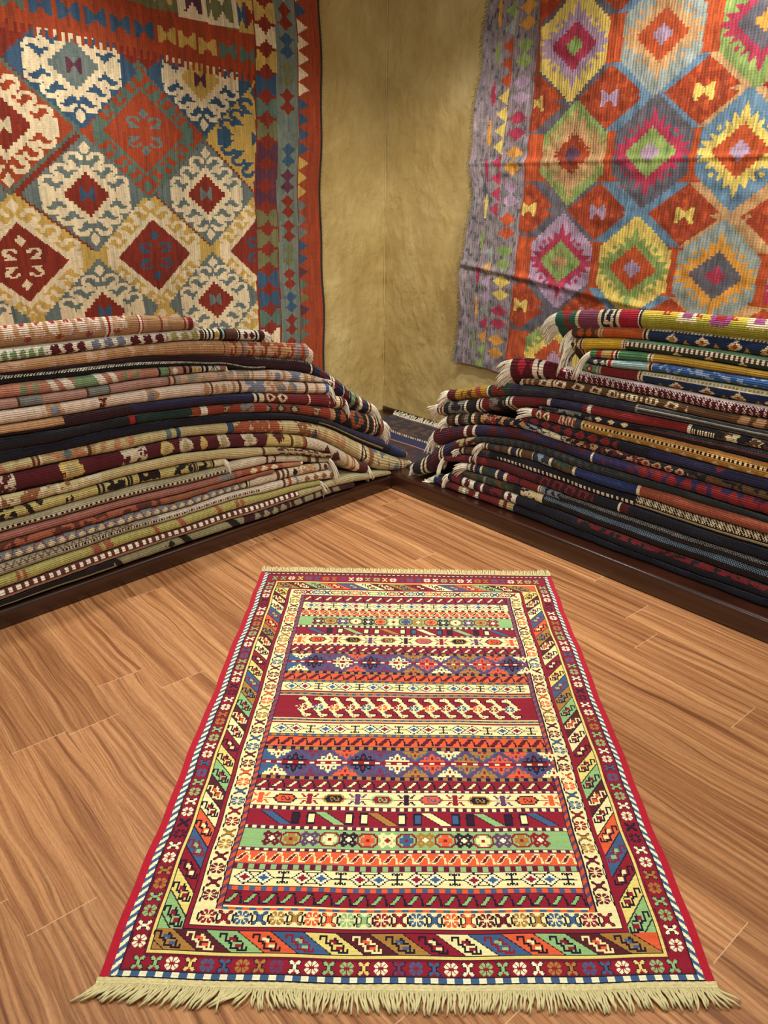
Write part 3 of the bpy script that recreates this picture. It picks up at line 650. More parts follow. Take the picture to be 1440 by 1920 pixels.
CARPETS=[
('L',[(1.042,.9474,.9037),(1.1,.9547,.9065),(1.15,.9624,.9085),(1.2,.972,.9109),(1.25,.9816,.9133),(1.3,.9849,.915),(1.35,.9869,.9159),(1.4,.9888,.9167),(1.45,.9907,.9176),(1.5,.9926,.9185),(1.55,.9931,.9196),(1.6,.9936,.9207),(1.65,.9941,.9218),(1.7,.9945,.9229),(1.75,.995,.924),(1.8,.9955,.9251),(1.85,.9959,.9262),(1.9,.9964,.9273),(1.95,.9969,.9284),(2.0,.9973,.9295),(2.05,.9978,.9306),(2.1,.9983,.9317),(2.15,.9987,.9328),(2.2,.9992,.9339),(2.25,.9997,.935)],[['f',-9.0,9.0,'tn'],['n',-9.0,9.0,30,.62,'dp'],['F',1.292,9.0,'gb',1.0,2],['M',1.301,9.0,.0464,1.0,1.35,'sq','pw','rd'],['m',1.292,9.0,.0994,.35,.25,'di','rs'],['m',1.033,1.623,.088,.55,.3,'fl','pk'],['s',1.354,1.384,'pw'],['b',1.367,1.385,['wh','rd']],['b',1.247,1.267,['rd','wh','rd']],['b',1.174,1.182,['rs']],['b',1.042,1.087,['rs','pk','rd','mr','rd','wh']]],(0.016, 0.2, 26),'pinkish tan folded carpet on top of the left pile, short white fringe'),
('L',[(.726,.8624,.8226),(.75,.8645,.8251),(.8,.8739,.8325),(.85,.8832,.84),(.9,.8921,.8474),(.95,.8962,.8534),(1.0,.9004,.8594),(1.05,.9038,.8653),(1.1,.9065,.8699),(1.15,.9085,.8718),(1.2,.9109,.8738),(1.25,.9133,.8757),(1.3,.915,.8774),(1.35,.9159,.878),(1.4,.9167,.8786),(1.45,.9176,.8792),(1.5,.9185,.8798),(1.55,.9196,.8804),(1.6,.9207,.8812),(1.65,.9218,.8819),(1.7,.9229,.8826),(1.75,.924,.8833),(1.8,.9251,.884),(1.85,.9262,.8847),(1.9,.9273,.8854),(1.95,.9284,.8861),(2.0,.9295,.8868),(2.05,.9306,.8875),(2.1,.9317,.8882),(2.15,.9328,.8889),(2.2,.9339,.8896),(2.25,.935,.8903)],[['f',-9.0,9.0,'wh'],['m',1.591,9.0,.0284,.4,.7,'fl','gn'],['m',1.45,1.591,.0434,.45,.8,'fl','mr'],['m',1.309,1.45,.0451,.5,.7,'fl','gb'],['m',1.165,1.309,.046,.45,.8,'fl','mr'],['m',1.024,1.165,.0419,.5,.6,'fl','ol'],['b',1.008,1.024,['br']],['b',.962,1.003,['bk','wh','bk','wh','bk']],['m',.939,.962,.0275,.5,.5,'fl','go'],['b',.912,.939,['bk','lb','bk']],['f',.856,.912,'br'],['b',.833,.851,['bk','wh']],['b',.726,.774,['bk','wh','bk','mr','mr']],['m',.774,.833,.0298,.5,.6,'di','mr']],(0.029, 0.5, 22),'white folded carpet with maroon leaf marks, second from the top of the left pile'),
('L',[(.507,.7855,.7136),(.55,.7946,.7239),(.6,.8029,.7342),(.65,.8099,.7433),(.7,.8198,.7523),(.75,.8251,.7614),(.8,.8325,.7705),(.85,.84,.7795),(.9,.8474,.7886),(.95,.8534,.7972),(1.0,.8594,.8056),(1.05,.8653,.8132),(1.1,.8699,.8197),(1.15,.8718,.8251),(1.2,.8738,.8294),(1.25,.8757,.8336),(1.3,.8774,.8377),(1.35,.878,.838),(1.4,.8786,.8384),(1.45,.8792,.8387),(1.5,.8798,.8391),(1.55,.8804,.8406),(1.6,.8812,.8433),(1.65,.8819,.8461),(1.7,.8826,.8488),(1.75,.8833,.8515),(1.8,.884,.8543),(1.85,.8847,.857),(1.9,.8854,.8597),(1.95,.8861,.8625),(2.0,.8868,.8652),(2.05,.8875,.868),(2.1,.8882,.8707),(2.15,.8889,.8734),(2.2,.8896,.8762),(2.25,.8909,.8789)],[['f',-9.0,9.0,'tn'],['n',-9.0,9.0,40,.6,'pk'],['m',.971,1.017,.1379,.5,.8,'hk','gb'],['m',.852,.925,.0501,.5,.9,'hk','rs'],['m',.564,.84,.0651,.45,.7,'hk','rs'],['b',.827,.847,['rs','gb']],['b',.513,.575,['gb','gb','or','rs','gb','tn']]],(0.039, 0.75, 34),'tan folded carpet ending in a rounded cream fringe, third in the left pile'),
('L',[(.129,.4617,.4041),(.15,.4688,.411),(.2,.5066,.4358),(.25,.5434,.4608),(.3,.5802,.5173),(.35,.6169,.5405),(.4,.65,.6041),(.45,.681,.6345),(.5,.7118,.6555),(.55,.7239,.6707),(.6,.7342,.6833),(.65,.7433,.6946),(.7,.7523,.706),(.75,.7614,.7203),(.8,.7705,.731),(.85,.7795,.7418),(.9,.7886,.7525),(.95,.7972,.7647),(1.0,.8056,.7772),(1.05,.8132,.7876),(1.1,.8197,.7962),(1.15,.8251,.8031),(1.2,.8294,.8092),(1.25,.8336,.8153),(1.3,.8377,.8213),(1.35,.838,.824),(1.4,.8386,.8266),(1.45,.8412,.8292),(1.5,.8439,.8319),(1.55,.8465,.8345),(1.6,.8491,.8371),(1.65,.8518,.8398),(1.7,.8544,.8424),(1.75,.857,.845),(1.8,.8597,.8477),(1.85,.8623,.8503),(1.9,.8649,.8529),(1.95,.8676,.8556),(2.0,.8702,.8582),(2.05,.8728,.8608),(2.1,.8755,.8635),(2.15,.8781,.8661),(2.2,.8807,.8687),(2.25,.8834,.8714)],[['f',-9.0,9.0,'dm'],['d',.495,.78,.7,.95,.0136,'bk','gy'],['b',.475,.495,['wh','bk']],['f',-9.0,.475,'nv'],['b',.348,.385,['wh','rs','wh','bk']],['b',.29,.309,['wh','bk']],['n',.211,.29,60,.5,'gn'],['n',.164,.475,60,.62,'mr'],['b',.197,.211,['wh']],['b',.129,.164,['nv','cr','mr','cr']]],(0.091, 0.8, 24),'dark maroon and navy carpet drooping over the end of the left pile beside the wall'),
('L',[(.732,.7218,.7098),(.8,.731,.7188),(.85,.7418,.7262),(.9,.7648,.7528),(.95,.771,.759),(1.0,.7779,.7659),(1.05,.7876,.7727),(1.1,.7962,.7786),(1.15,.8031,.7841),(1.2,.8092,.7891),(1.25,.8153,.7937),(1.3,.8213,.7983),(1.35,.824,.8001),(1.4,.8266,.8017),(1.45,.8292,.8032),(1.5,.8319,.8048),(1.55,.8345,.8067),(1.6,.8371,.8089),(1.65,.8398,.8112),(1.7,.8424,.8135),(1.75,.845,.8157),(1.8,.8477,.818),(1.85,.8503,.8202),(1.9,.8529,.8225),(1.95,.8556,.8248),(2.0,.8582,.827),(2.05,.8608,.8293),(2.1,.8635,.8315),(2.15,.8661,.8338),(2.2,.8687,.836),(2.25,.8714,.8383)],[['f',-9.0,9.0,'bk'],['f',-9.0,9.0,'wh',.55,.95],['D',-9.0,9.0,.5,.85,.0099,'bk']],None,'black carpet with a white zigzag edge line in the left pile'),
('L',[(.915,.7547,.7328),(.95,.759,.7353),(1.0,.7659,.7393),(1.05,.7727,.7434),(1.1,.7786,.7468),(1.15,.7841,.75),(1.2,.7891,.753),(1.25,.7937,.7554),(1.3,.7983,.7578),(1.35,.8001,.7583),(1.4,.8017,.7585),(1.45,.8032,.7587),(1.5,.8048,.7589),(1.55,.8067,.7598),(1.6,.8089,.7625),(1.65,.8112,.7652),(1.7,.8135,.7679),(1.75,.8157,.7706),(1.8,.818,.7733),(1.85,.8202,.776),(1.9,.8225,.7787),(1.95,.8248,.7814),(2.0,.827,.7841),(2.05,.8293,.7868),(2.1,.8315,.7895),(2.15,.8338,.7922),(2.2,.836,.7949),(2.25,.8383,.7976)],[['f',-9.0,9.0,'tc2'],['m',1.618,1.694,.037,.7,.75,'hk','gn'],['s',1.564,1.598,'wh'],['s',1.511,1.559,'wh'],['f',1.435,1.511,'gn'],['s',1.4,1.442,'wh'],['s',1.359,1.391,'wh'],['m',1.264,1.353,.0428,.7,.75,'hk','gn'],['f',1.163,1.201,'gn'],['b',1.199,1.204,['bk']],['b',1.161,1.165,['bk']],['m',1.119,1.154,.0353,.5,.6,'di','wh'],['b',1.066,1.104,['bk','tc2','bk']],['f',1.025,1.062,'cr'],['m',1.025,1.062,.0184,.5,.4,'di','go'],['b',.997,1.023,['bk','wh','bk']],['f',.943,.997,'wh'],['b',.969,.974,['bk']],['z',.943,.997,.1,.9,.0422,'bk']],(0.016, 0.6, 18),'terracotta carpet with green hooks and white slanted stripes in the left pile'),
('L',[(.397,.6116,.599),(.45,.6345,.6104),(.5,.6555,.6202),(.55,.6707,.6298),(.6,.6833,.6396),(.65,.6946,.6494),(.7,.706,.6593),(.75,.7115,.6685),(.8,.7188,.6763),(.85,.7262,.6841),(.9,.7317,.6919),(.95,.7353,.6975),(1.0,.7393,.7023),(1.05,.7434,.7071),(1.1,.7468,.7119),(1.15,.75,.7154),(1.2,.753,.7177),(1.25,.7554,.7201),(1.3,.7578,.7224),(1.35,.7583,.7235),(1.4,.7585,.7241),(1.45,.7587,.7247),(1.5,.7589,.7254),(1.55,.7598,.7263),(1.6,.7625,.7287),(1.65,.7652,.7311),(1.7,.7679,.7335),(1.75,.7706,.7358),(1.8,.7733,.7382),(1.85,.776,.7406),(1.9,.7787,.743),(1.95,.7814,.7454),(2.0,.7841,.7478),(2.05,.7868,.7502),(2.1,.7895,.7526),(2.15,.7922,.755),(2.2,.7949,.7574),(2.25,.7976,.7598)],[['f',1.141,9.0,'dp'],['f',1.624,1.7,'gy'],['b',1.697,1.702,['br']],['b',1.623,1.626,['br']],['f',1.396,1.473,'gy'],['b',1.469,1.475,['br']],['b',1.394,1.398,['br']],['f',.809,1.171,'gy2'],['b',1.141,1.171,['br','pk','br']],['n',.784,1.12,40,.55,'pk'],['b',.873,.885,['pw']],['b',.779,.814,['pw','tn','pw']],['f',-9.0,.779,'pw'],['n',.406,.733,40,.55,'gb'],['b',.717,.733,['tn','tn']],['b',.634,.651,['tn']],['b',.481,.539,['tn','pw','tn']]],(0.013, 0.5, 16),'dusty pink carpet turning grey towards its end in the left pile'),
('L',[(.401,.5992,.552),(.45,.6104,.5607),(.5,.6202,.5698),(.55,.6298,.5789),(.6,.6396,.5881),(.65,.6494,.5975),(.7,.6593,.6068),(.75,.6685,.6159),(.8,.6763,.6242),(.85,.6841,.6319),(.9,.6919,.6396),(.95,.6975,.6455),(1.0,.7023,.6504),(1.05,.7071,.6554),(1.1,.7119,.6603),(1.15,.7154,.6646),(1.2,.7177,.6681),(1.25,.7201,.6715),(1.3,.7224,.675),(1.35,.7235,.6769),(1.4,.7241,.6779),(1.45,.7247,.6789),(1.5,.7254,.68),(1.55,.7263,.681),(1.6,.7287,.683),(1.65,.7311,.6851),(1.7,.7335,.6872),(1.75,.7358,.6892),(1.8,.7382,.6913),(1.85,.7406,.6933),(1.9,.743,.6954),(1.95,.7454,.6974),(2.0,.7478,.6995),(2.05,.7502,.7015),(2.1,.7526,.7036),(2.15,.755,.7056),(2.2,.7574,.7077),(2.25,.7598,.7097)],[['f',-9.0,9.0,'pw'],['M',1.554,1.626,.0764,.5,1.0,'fl','tn','gb'],['M',1.385,1.438,.0769,.5,.9,'hk','tn','mr'],['M',1.205,1.262,.0849,.5,1.0,'di','tn','gb'],['m',.998,1.036,.0373,.5,1,'di','tn'],['b',.991,.998,['br']],['m',.889,.984,.0327,.5,.5,'fl','tn'],['b',.838,.914,['pw','tn','pw','br','pw']],['n',.736,.833,60,.48,'gb'],['m',.571,.695,.0606,.5,1,'di','gb'],['n',.571,.736,50,.55,'tn'],['b',.447,.553,['pw','br','pw','pw','tn','pw']],['f',-9.0,.423,'bl']],(0.058, 1.2, 16),'pale pinkish cream carpet with small hook figures in the left pile'),
('L',[(.307,.5208,.466),(.35,.5405,.4782),(.4,.5518,.4934),(.45,.5607,.5064),(.5,.5698,.5193),(.55,.5789,.5322),(.6,.5881,.5442),(.65,.5975,.5553),(.7,.6068,.5664),(.75,.6159,.5771),(.8,.6242,.586),(.85,.6319,.5933),(.9,.6396,.6006),(.95,.6455,.6066),(1.0,.6504,.6118),(1.05,.6554,.617),(1.1,.6603,.6222),(1.15,.6646,.6267),(1.2,.6681,.6301),(1.25,.6715,.6335),(1.3,.675,.6369),(1.35,.6769,.6385),(1.4,.6779,.6384),(1.45,.6789,.6384),(1.5,.68,.6383),(1.55,.681,.6383),(1.6,.683,.6416),(1.65,.6851,.6454),(1.7,.6872,.6491),(1.75,.6892,.6529),(1.8,.6913,.6563),(1.85,.6933,.6593),(1.9,.6954,.6623),(1.95,.6974,.6653),(2.0,.6995,.6683),(2.05,.7015,.6713),(2.1,.7036,.6743),(2.15,.7056,.6773),(2.2,.7077,.6803),(2.25,.7097,.6833)],[['f',-9.0,9.0,'nv2'],['f',1.57,9.0,'tn',.62,1.0],['b',1.57,9.0,['tn','br','tn','tn','tn','br','tn','tn','tn','br','tn','tn','tn','br','tn','tn','tn','br','tn','tn','tn','br','tn','tn','tn','br','tn','tn','tn','br','tn','tn']],['f',-9.0,9.0,'dm',.0,.45],['f',1.321,1.57,'dm'],['b',.775,.797,['wh','bk']],['f',-9.0,.775,'rd2'],['f',.748,.775,'cr'],['M',.627,.737,.0602,.6,.9,'di','cr','mr'],['b',.507,.519,['cr']],['f',.339,.361,'cr'],['b',.326,.342,['bk','cr']]],(0.065, 1.9, 14),'navy carpet with a brick red end and hanging fringe in the left pile'),
('L',[(.053,.3768,.2753),(.1,.3947,.2942),(.15,.411,.3144),(.2,.4358,.3366),(.25,.4608,.3611),(.3,.4639,.3857),(.35,.4782,.4117),(.4,.4934,.4367),(.45,.5064,.4535),(.5,.5193,.4704),(.55,.5322,.4872),(.6,.5442,.5015),(.65,.5553,.5133),(.7,.5664,.525),(.75,.5771,.5363),(.8,.586,.5448),(.85,.5933,.5532),(.9,.6006,.5617),(.95,.6066,.5684),(1.0,.6118,.5735),(1.05,.617,.5786),(1.1,.6222,.5838),(1.15,.6267,.5886),(1.2,.6301,.5928),(1.25,.6335,.5969),(1.3,.6369,.601),(1.35,.6385,.6032),(1.4,.6384,.603),(1.45,.6384,.6028),(1.5,.6383,.6026),(1.55,.6383,.6024),(1.6,.6416,.6031),(1.65,.6454,.6041),(1.7,.6491,.6051),(1.75,.6529,.6061),(1.8,.6563,.6071),(1.85,.6593,.6081),(1.9,.6623,.6091),(1.95,.6653,.6101),(2.0,.6683,.6111),(2.05,.6713,.6121),(2.1,.6743,.6131),(2.15,.6773,.6141),(2.2,.6803,.6151),(2.25,.6833,.6161)],[['f',1.335,9.0,'dk'],['f',1.325,9.0,'rs',.0,.14],['b',1.304,1.339,['rd','rd','dk']],['l',1.261,1.325,.8,'rs'],['f',1.057,1.308,'dg'],['b',1.015,1.086,['rs','wh']],['l',1.027,1.097,.3,'tn'],['f',.369,1.02,'rs2'],['M',.895,.945,.0738,.5,.7,'hk','dg','tn'],['n',.805,.87,60,.45,'gy'],['M',.557,.741,.0722,.5,.9,'di','dg','tn'],['M',.424,.499,.0901,.5,.8,'hk','dg','tn'],['f',.362,.394,'tn'],['f',-9.0,.362,'bk'],['m',.298,.35,.0448,.5,.7,'di','rs'],['M',.187,.288,.1013,.55,1.1,'di','rs','tn'],['m',.211,.265,.054,.55,.5,'di','dg'],['b',.16,.17,['tn']],['f',.103,.131,'cr'],['m',.103,.131,.0178,.5,.8,'di','mr'],['b',.063,.078,['rs']]],(0.065, 0.9, 34),'black carpet with rust and teal medallions and a thick end at the corner, left pile'),
('L',[(-.119,.1671,.1226),(-.05,.2052,.1556),(-.0,.2389,.18),(.05,.2742,.2052),(.1,.2942,.232),(.15,.3144,.2589),(.2,.3366,.2859),(.25,.3611,.3159),(.3,.3857,.3459),(.35,.4117,.3754),(.4,.4367,.4033),(.45,.4535,.4253),(.5,.4704,.443),(.55,.4872,.46),(.6,.5015,.4742),(.65,.5133,.4853),(.7,.525,.4963),(.75,.5363,.5069),(.8,.5448,.5136),(.85,.5532,.5203),(.9,.5617,.5271),(.95,.5684,.5331),(1.0,.5735,.5384),(1.05,.5786,.5437),(1.1,.5838,.549),(1.15,.5886,.5538),(1.2,.5928,.5566),(1.25,.5969,.5594),(1.3,.601,.5622),(1.35,.6032,.5641),(1.4,.603,.5643),(1.45,.6028,.5646),(1.5,.6026,.5649),(1.55,.6024,.5651),(1.6,.6031,.5657),(1.65,.6041,.5664),(1.7,.6051,.5671),(1.75,.6061,.5679),(1.8,.6071,.5686),(1.85,.6081,.5693),(1.9,.6091,.57),(1.95,.6101,.5708),(2.0,.6111,.5715),(2.05,.6121,.5722),(2.1,.6131,.5729),(2.15,.6141,.5736),(2.2,.6151,.5744),(2.25,.6161,.5751)],[['f',-9.0,9.0,'nv3'],['l',.054,.455,.35,'kh'],['f',-.002,.329,'nv2',.5,1.2],['f',-.087,-.002,'bl2'],['f',-9.0,-.087,'gy3'],['b',-.138,-.115,['wh','bk']]],None,'plain dark navy carpet running down into the corner, left pile'),
('L',[(-.149,.1021,.0715),(-.1,.1277,.0715),(-.05,.1556,.0715),(-.0,.18,.0914),(.05,.2052,.1046),(.1,.232,.1234),(.15,.2589,.162),(.2,.2859,.1936),(.25,.3159,.2292),(.3,.3459,.2647),(.35,.3754,.298),(.4,.4033,.327),(.45,.4253,.356),(.5,.443,.3765),(.55,.46,.3949),(.6,.4742,.4109),(.65,.4853,.4234),(.7,.4963,.4358),(.75,.5069,.4482),(.8,.5136,.4576),(.85,.5203,.4671),(.9,.5271,.4766),(.95,.5331,.4853),(1.0,.5384,.4929),(1.05,.5437,.5005),(1.1,.549,.5081),(1.15,.5538,.5146),(1.2,.5566,.5151),(1.25,.5594,.5156),(1.3,.5622,.5161),(1.35,.5641,.517),(1.4,.5643,.5192),(1.45,.5646,.5214),(1.5,.5649,.5237),(1.55,.5651,.5259),(1.6,.5657,.5271),(1.65,.5664,.5276),(1.7,.5671,.528),(1.75,.5679,.5285),(1.8,.5686,.5289),(1.85,.5693,.5294),(1.9,.57,.5298),(1.95,.5708,.5303),(2.0,.5715,.5307),(2.05,.5722,.5312),(2.1,.5729,.5316),(2.15,.5736,.5321),(2.2,.5744,.5326),(2.25,.5751,.533)],[['f',-9.0,9.0,'kh2'],['n',1.314,9.0,38,.52,'pk2'],['b',1.657,1.692,['br','tn','br','cr']],['m',1.55,1.596,.043,.6,.8,'di','gb2'],['b',1.476,1.502,['br','tn']],['b',1.179,1.201,['gb2']],['b',1.14,1.158,['bl3']],['b',.901,.932,['bl3','bl3','bl3']],['n',.662,.901,55,.45,'rs3'],['n',.458,.592,60,.5,'br2'],['m',.458,.494,.0358,.3,.6,'di','bl3'],['n',.299,.458,60,.55,'tn'],['f',.155,.211,'cr'],['M',.158,.208,.0466,.45,.9,'di','dm','cr'],['b',.126,.147,['br2']],['n',-.004,.126,60,.55,'gb2'],['m',-.069,-.011,.0534,.3,.6,'fl','gb'],['b',-.109,-.069,['rs3','cr','kh']]],(0.019, 0.6, 20),'cream floral carpet drooping to the bench corner, left pile'),
('L',[(.155,.1652,.1168),(.2,.1936,.1302),(.25,.2292,.1489),(.3,.2647,.195),(.35,.298,.2265),(.4,.327,.2722),(.45,.356,.2966),(.5,.3765,.3163),(.55,.3949,.3347),(.6,.4109,.3507),(.65,.4234,.3628),(.7,.4358,.375),(.75,.4482,.3871),(.8,.4576,.3971),(.85,.4671,.4069),(.9,.4766,.4168),(.95,.4853,.4258),(1.0,.4929,.4326),(1.05,.5005,.4394),(1.1,.5081,.4462),(1.15,.5146,.4529),(1.2,.5151,.4546),(1.25,.5156,.4563),(1.3,.5161,.4581),(1.35,.517,.4596),(1.4,.5192,.4586),(1.45,.5214,.4575),(1.5,.5237,.4565),(1.55,.5259,.4555),(1.6,.5271,.4555),(1.65,.5276,.4576),(1.7,.528,.4598),(1.75,.5285,.4619),(1.8,.5289,.4641),(1.85,.5294,.4662),(1.9,.5298,.4684),(1.95,.5303,.4705),(2.0,.5307,.4727),(2.05,.5312,.4748),(2.1,.5316,.477),(2.15,.5321,.4791),(2.2,.5326,.4813),(2.25,.533,.4834)],[['f',-9.0,9.0,'mr2'],['f',1.753,9.0,'pw2'],['n',1.727,9.0,60,.5,'mr2'],['M',1.51,1.622,.1084,.55,1.1,'fl','yl','kh'],['n',1.288,1.382,50,.42,'pw2'],['M',1.168,1.233,.0743,.5,1.0,'di','yl','kh'],['M',1.084,1.154,.0808,.5,1.1,'di','pw2','kh'],['m',1.022,1.07,.0476,.5,.9,'di','yl'],['M',.916,.984,.0713,.5,1.1,'fl','pw2','kh'],['M',.789,.867,.0885,.6,.8,'fl','pw2','kh'],['f',.205,.749,'yl2'],['m',.637,.749,.0845,.75,.8,'di','mr2'],['b',.609,.62,['br']],['m',.562,.606,.0432,.5,.8,'fl','kh'],['b',.52,.556,['rs3','br','cr']],['f',.266,.52,'pw2'],['m',.327,.448,.0571,.3,.8,'di','mr2'],['b',.225,.3,['tn','cr','rs3','cr']],['f',-9.0,.225,'mr2'],['m',.212,.259,.0338,.5,.5,'di','cr']],(0.052, 1.0, 26),'maroon carpet with cream blossoms turning cream and drooping, left pile'),
('L',[(.398,.2726,.2565),(.45,.2966,.2727),(.5,.3163,.2886),(.55,.3347,.3045),(.6,.3507,.319),(.65,.3628,.3304),(.7,.375,.3419),(.75,.3871,.3533),(.8,.3971,.3583),(.85,.4069,.3629),(.9,.4168,.3674),(.95,.4258,.3873),(1.0,.4326,.3936),(1.05,.4394,.399),(1.1,.4462,.4039),(1.15,.4529,.4089),(1.2,.4546,.4117),(1.25,.4563,.4145),(1.3,.4581,.4172),(1.35,.4596,.42),(1.4,.4586,.4191),(1.45,.4575,.4181),(1.5,.4565,.4172),(1.55,.4555,.4162),(1.6,.4555,.4156),(1.65,.4576,.4161),(1.7,.4598,.4166),(1.75,.4619,.4171),(1.8,.4641,.4177),(1.85,.4662,.4182),(1.9,.4684,.4187),(1.95,.4705,.4192),(2.0,.4727,.4198),(2.05,.4748,.4203),(2.1,.477,.4208),(2.15,.4791,.4213),(2.2,.4813,.4219),(2.25,.4834,.4224)],[['f',-9.0,9.0,'kh2'],['n',1.567,9.0,34,.5,'br2'],['n',1.468,9.0,34,.58,'pw2'],['b',.758,.773,['br']],['n',.639,.696,60,.4,'mr2'],['n',.398,.639,60,.5,'mr2'],['l',.46,.696,.5,'kh']],None,'khaki carpet with brown smudged figures under the maroon blossom carpet'),
('L',[(.958,.3883,.3605),(1.0,.3936,.3616),(1.05,.399,.3633),(1.1,.4039,.3651),(1.15,.4089,.3669),(1.2,.4117,.3695),(1.25,.4145,.3722),(1.3,.4172,.375),(1.35,.42,.3777),(1.4,.4191,.3778),(1.45,.4181,.3775),(1.5,.4172,.3773),(1.55,.4162,.377),(1.6,.4156,.3768),(1.65,.4161,.3772),(1.7,.4166,.3777),(1.75,.4171,.3781),(1.8,.4177,.3785),(1.85,.4182,.3789),(1.9,.4187,.3794),(1.95,.4192,.3798),(2.0,.4198,.3802),(2.05,.4203,.3807),(2.1,.4208,.3811),(2.15,.4213,.3815),(2.2,.4219,.382),(2.25,.4224,.3824)],[['f',-9.0,9.0,'yl3'],['n',1.77,9.0,60,.45,'bk2'],['s',1.713,1.743,'bk2'],['m',1.673,1.713,.0354,.8,.6,'di','bk2'],['m',1.573,1.611,.0188,.4,.5,'di','bk2'],['b',1.453,1.487,['bk2','kh','bk2','kh']],['n',1.381,1.453,60,.45,'bk2'],['b',1.354,1.373,['bk2','kh','bk2']],['n',1.244,1.327,60,.4,'bk2'],['n',1.104,1.189,60,.5,'bk2'],['b',1.084,1.104,['kh','bk2','kh','bk2']],['n',1.023,1.08,60,.5,'bk2'],['b',1.008,1.015,['bk2']],['f',-9.0,1.008,'cr']],(0.046, 0.8, 18),'yellowish carpet with black ragged figures and a short cream fringe, left pile'),
('L',[(.399,.2569,.236),(.45,.2727,.2443),(.5,.2886,.253),(.55,.3045,.2743),(.6,.319,.2832),(.65,.3304,.2926),(.7,.3419,.3019),(.75,.3533,.3113),(.8,.3583,.3138),(.85,.3629,.3155),(.9,.3674,.3172),(.95,.3603,.3187),(1.0,.3616,.3191),(1.05,.3633,.3196),(1.1,.3651,.32),(1.15,.3669,.3205),(1.2,.3695,.3228),(1.25,.3722,.3258),(1.3,.375,.3289),(1.35,.3777,.3319),(1.4,.3778,.3329),(1.45,.3775,.3334),(1.5,.3773,.3339),(1.55,.377,.3344),(1.6,.3768,.3348),(1.65,.3772,.335),(1.7,.3777,.3352),(1.75,.3781,.3354),(1.8,.3785,.3355),(1.85,.3789,.3357),(1.9,.3794,.3359),(1.95,.3798,.3361),(2.0,.3802,.3363),(2.05,.3807,.3364),(2.1,.3811,.3366),(2.15,.3815,.3368),(2.2,.382,.337),(2.25,.3824,.3371)],[['f',.953,9.0,'gk'],['f',.941,9.0,'tn2',.0,.38],['d',.946,9.0,.38,.52,.018,'bk2','wh'],['f',-9.0,.953,'pw2'],['m',.683,.755,.0427,.5,.9,'hk','mr2'],['n',.46,.683,60,.55,'kh'],['b',.46,.553,['kh','br','cr','br']]],(0.098, 1.25, 20),'greyish cream carpet edged with a black and white checked line, left pile'),
('L',[(.561,.2762,.2591),(.6,.2832,.2634),(.65,.2926,.2693),(.7,.3019,.2798),(.75,.3113,.284),(.8,.3138,.2855),(.85,.3155,.2865),(.9,.3172,.2874),(.95,.3187,.2883),(1.0,.3191,.2886),(1.05,.3196,.2889),(1.1,.32,.2892),(1.15,.3205,.2895),(1.2,.3228,.2922),(1.25,.3258,.2961),(1.3,.3289,.3),(1.35,.3319,.3039),(1.4,.3329,.305),(1.45,.3334,.3048),(1.5,.3339,.3046),(1.55,.3344,.3044),(1.6,.3348,.3042),(1.65,.335,.3043),(1.7,.3352,.3044),(1.75,.3354,.3046),(1.8,.3355,.3048),(1.85,.3357,.3049),(1.9,.3359,.3051),(1.95,.3361,.3053),(2.0,.3363,.3055),(2.05,.3364,.3056),(2.1,.3366,.3058),(2.15,.3368,.306),(2.2,.337,.3061),(2.25,.3371,.3063)],[['f',-9.0,9.0,'ro'],['f',.917,.981,'gy'],['b',.885,.917,['rs3','ro']],['f',.67,.877,'rs3'],['m',.685,.85,.0535,.5,.8,'di','cr'],['f',-9.0,.67,'pk2']],(0.013, 0.4, 10),'dusky rose carpet, thin, ending in a pale tip, left pile'),
('L',[(.716,.2812,.2665),(.75,.284,.2685),(.8,.2855,.269),(.85,.2865,.2691),(.9,.2874,.2691),(.95,.2883,.2691),(1.0,.2886,.2681),(1.05,.2889,.2672),(1.1,.2892,.2662),(1.15,.2895,.2652),(1.2,.2922,.2673),(1.25,.2961,.2712),(1.3,.3,.2752),(1.35,.3039,.2791),(1.4,.305,.28),(1.45,.3048,.2791),(1.5,.3046,.2781),(1.55,.3044,.2772),(1.6,.3042,.2763),(1.65,.3043,.2759),(1.7,.3044,.2756),(1.75,.3046,.2754),(1.8,.3048,.2751),(1.85,.3049,.2748),(1.9,.3051,.2746),(1.95,.3053,.2743),(2.0,.3055,.274),(2.05,.3056,.2738),(2.1,.3058,.2735),(2.15,.306,.2732),(2.2,.3061,.273),(2.25,.3063,.2727)],[['f',-9.0,9.0,'tc3'],['n',1.468,9.0,50,.52,'br3'],['n',1.256,1.408,50,.5,'br3'],['f',.971,1.256,'br2'],['n',.971,1.256,50,.52,'tc3']],None,'thin rust brown carpet with dark broken figures, left pile'),
